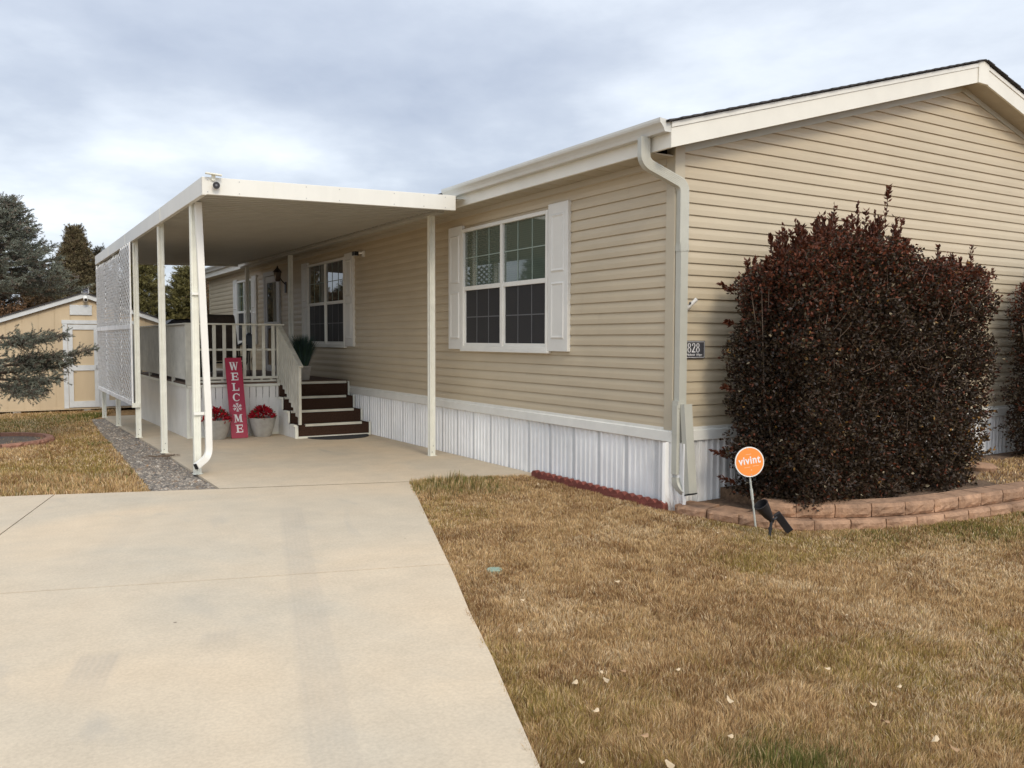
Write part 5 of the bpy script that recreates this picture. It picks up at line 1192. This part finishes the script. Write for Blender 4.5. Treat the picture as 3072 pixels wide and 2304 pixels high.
# ---------------------------------------------------------------- shed
sh=thing('garden_shed','pale yellow wooden garden shed with white trim and low pitched roof behind the side lawn','shed',(-3.6,17.1,G(17)))
SX_0,SX_1,SY,SZ=-5.62,-1.62,17.1,G(17); ap=-3.62; zbse=-.10
def shz(x): return 2.60-abs(x-ap)*.355
b=MB(); x=SX_0
while x<SX_1-.001:
    c=min(x+.34,SX_1)
    for xa,xb,o_ in ((x,min(c,SX_1)-.014,0),(c-.014,c,.012)):
        b.add([(xa,SY+o_,zbse),(xb,SY+o_,zbse),(xb,SY+o_,shz(xb)),(xa,SY+o_,shz(xa))] if not (xa<ap<xb) else [(xa,SY+o_,zbse),(xb,SY+o_,zbse),(xb,SY+o_,shz(xb)),(ap,SY+o_,shz(ap)),(xa,SY+o_,shz(xa))],[(0,1,2,3)] if not (xa<ap<xb) else [(0,1,2,3,4)])
    x=c
b.prism([(SX_0,zbse),(SX_1,zbse),(SX_1,shz(SX_1)),(ap,shz(ap)),(SX_0,shz(SX_0))],1,SY+.013,SY+3.0)
b.build('wall','shedwall',sh)
b=MB(); b.box(SX_0-.02,SX_0+.09,SY-.025,SY-.001,zbse,shz(SX_0)); b.build('corner_board','shedtrim',sh)
b=MB(); b.box(SX_1-.09,SX_1+.02,SY-.025,SY-.001,zbse,shz(SX_1)); b.build('corner_board','shedtrim',sh)
b=MB()
for s in (-1,1):
    xe=ap+s*2.32; P=[(ap,2.60),(ap,2.71),(xe,2.71-.355*2.32),(xe,2.60-.355*2.32)]; b.prism(P,1,SY-.10,SY-.06)
b.build('rake_board','shedtrim',sh)
b=MB()
for s in (-1,1):
    xe=ap+s*2.36; P=[(ap,2.712),(ap,2.742),(xe,2.742-.355*2.36),(xe,2.712-.355*2.36)]; b.prism(P,1,SY-.13,SY+3.1)
b.build('roof','shingle',sh)
b=MB(); b.box(-3.94,-3.45,SY-.03,SY-.002,2.17,2.42); b.build('vent_cover','shedtrim',sh,bevel=.01)
# door
b=MB(); b.box(-4.10,-4.00,SY-.03,SY-.002,zbse,1.96); b.box(-3.32,-3.22,SY-.03,SY-.002,zbse,1.96); b.box(-4.12,-2.42,SY-.035,SY-.002,1.961,2.05); b.box(-2.52,-2.42,SY-.03,SY-.002,zbse,1.96); fd=b.build('door_frame','shedtrim',sh)
for xa in (-3.99,-3.205):
    xb=xa+.665; b=MB(); b.box(xa,xa+.10,SY-.045,SY-.004,zbse+.02,1.94); b.box(xb-.10,xb,SY-.045,SY-.004,zbse+.02,1.94); b.box(xa+.101,xb-.101,SY-.045,SY-.004,1.82,1.94); b.box(xa+.101,xb-.101,SY-.045,SY-.004,.82,.95); b.box(xa+.101,xb-.101,SY-.045,SY-.004,zbse+.02,.07)
    d_=b.build('door','shedtrim',sh); b=MB(); b.box(xa+.101,xb-.101,SY-.02,SY-.003,.0701,.8199); b.box(xa+.101,xb-.101,SY-.02,SY-.003,.9501,1.8199); b.build('door_panel','shedwall',d_)
    if xa<-3.5: b=MB(); b.box(xb-.07,xb-.03,SY-.07,SY-.0455,.86,.95); b.build('latch','camgrey',d_)
b=MB(); b.box(SX_0-.02,SX_1+.02,SY-.02,SY+3,zbse-.03,zbse-.002); 
b.build('floor_frame','shedwall',sh)
for xx in (-5.1,-3.6,-2.0): b=MB(); b.box(xx-.08,xx+.08,SY-.01,SY+.4,SZ-.02,zbse-.031); b.build('foundation_block','pot',sh)
ss=thing('solar_camera','small white camera with a dark solar panel at the peak of the shed','camera',(-3.6,16.98,2.65))
b=MB(); b.bar((-3.60,16.95,2.70),(-3.60,17.00,2.85),.165,.018,up=(0,-1,.3)); b.build('panel_frame','camgrey',ss)
b=MB(); b.bar((-3.60,16.940,2.715),(-3.60,16.984,2.838),.135,.006,up=(0,-1,.3)); b.build('solar_cells','solar',ss)
b=MB(); cone(b,(-3.60,16.99,2.60),(-3.60,16.86,2.54),[(0,.001),(0,.055),(1,.05),(1,.001)],16); b.build('camera_body','whiteplas',ss)
b=MB(); cone(b,(-3.60,16.858,2.5393),(-3.60,16.85,2.5355),[(0,.001),(0,.035),(1,.03),(1,.001)],16); b.build('lens','black',ss)
# small twig litter on the gravel, green valve lid in the lawn
x,y=gp(1483,1692,.03); b=MB(); b.lathe((x,y,-.036),[(.055,0),(.055,.028),(.050,.033),(.001,.034)],20,caps=False); o=b.build('valve_cover',mat('green_plastic',(.25,.34,.26),.6)); tag(o,'small round green valve cover sunk in the lawn near the driveway','valve cover')
r=np.random.default_rng(77); b=MB(); x0_,y0_=-3.62,6.25
for k in range(40):
    a=r.uniform(-.5,.5)+ (0 if k%2 else 3.1); p=np.array([x0_+r.normal(0,.10),y0_+r.normal(0,.05),G(6.2)+.012]); b.tube([tuple(p),tuple(p+[.10*math.cos(a),.10*math.sin(a),.02])],.003,4)
o=b.build('dead_twigs','twig'); tag(o,'small heap of dark dead twigs on the gravel by the second carport post','twigs')
# weeds at the corner of the skirting
r=np.random.default_rng(78); n=70; xx=-.06+r.normal(0,.07,n); yy=-.18+r.normal(0,.06,n); base=np.stack([xx,yy,np.full(n,-.01)],1); tip=base+np.stack([r.normal(0,.06,n),r.normal(0,.06,n),r.uniform(.08,.24,n)],1); S=np.tile([[.0025,.0015,0]],(n,1)); V=np.stack([base-S,base+S,tip],1).reshape(-1,3)
o=npmesh('weeds',V,np.arange(n*3).reshape(-1,3),'blade',None,np.tile([[.22,.12,.07]],(n*3,1))); tag(o,'dry weed tuft under the downspout end','weeds')
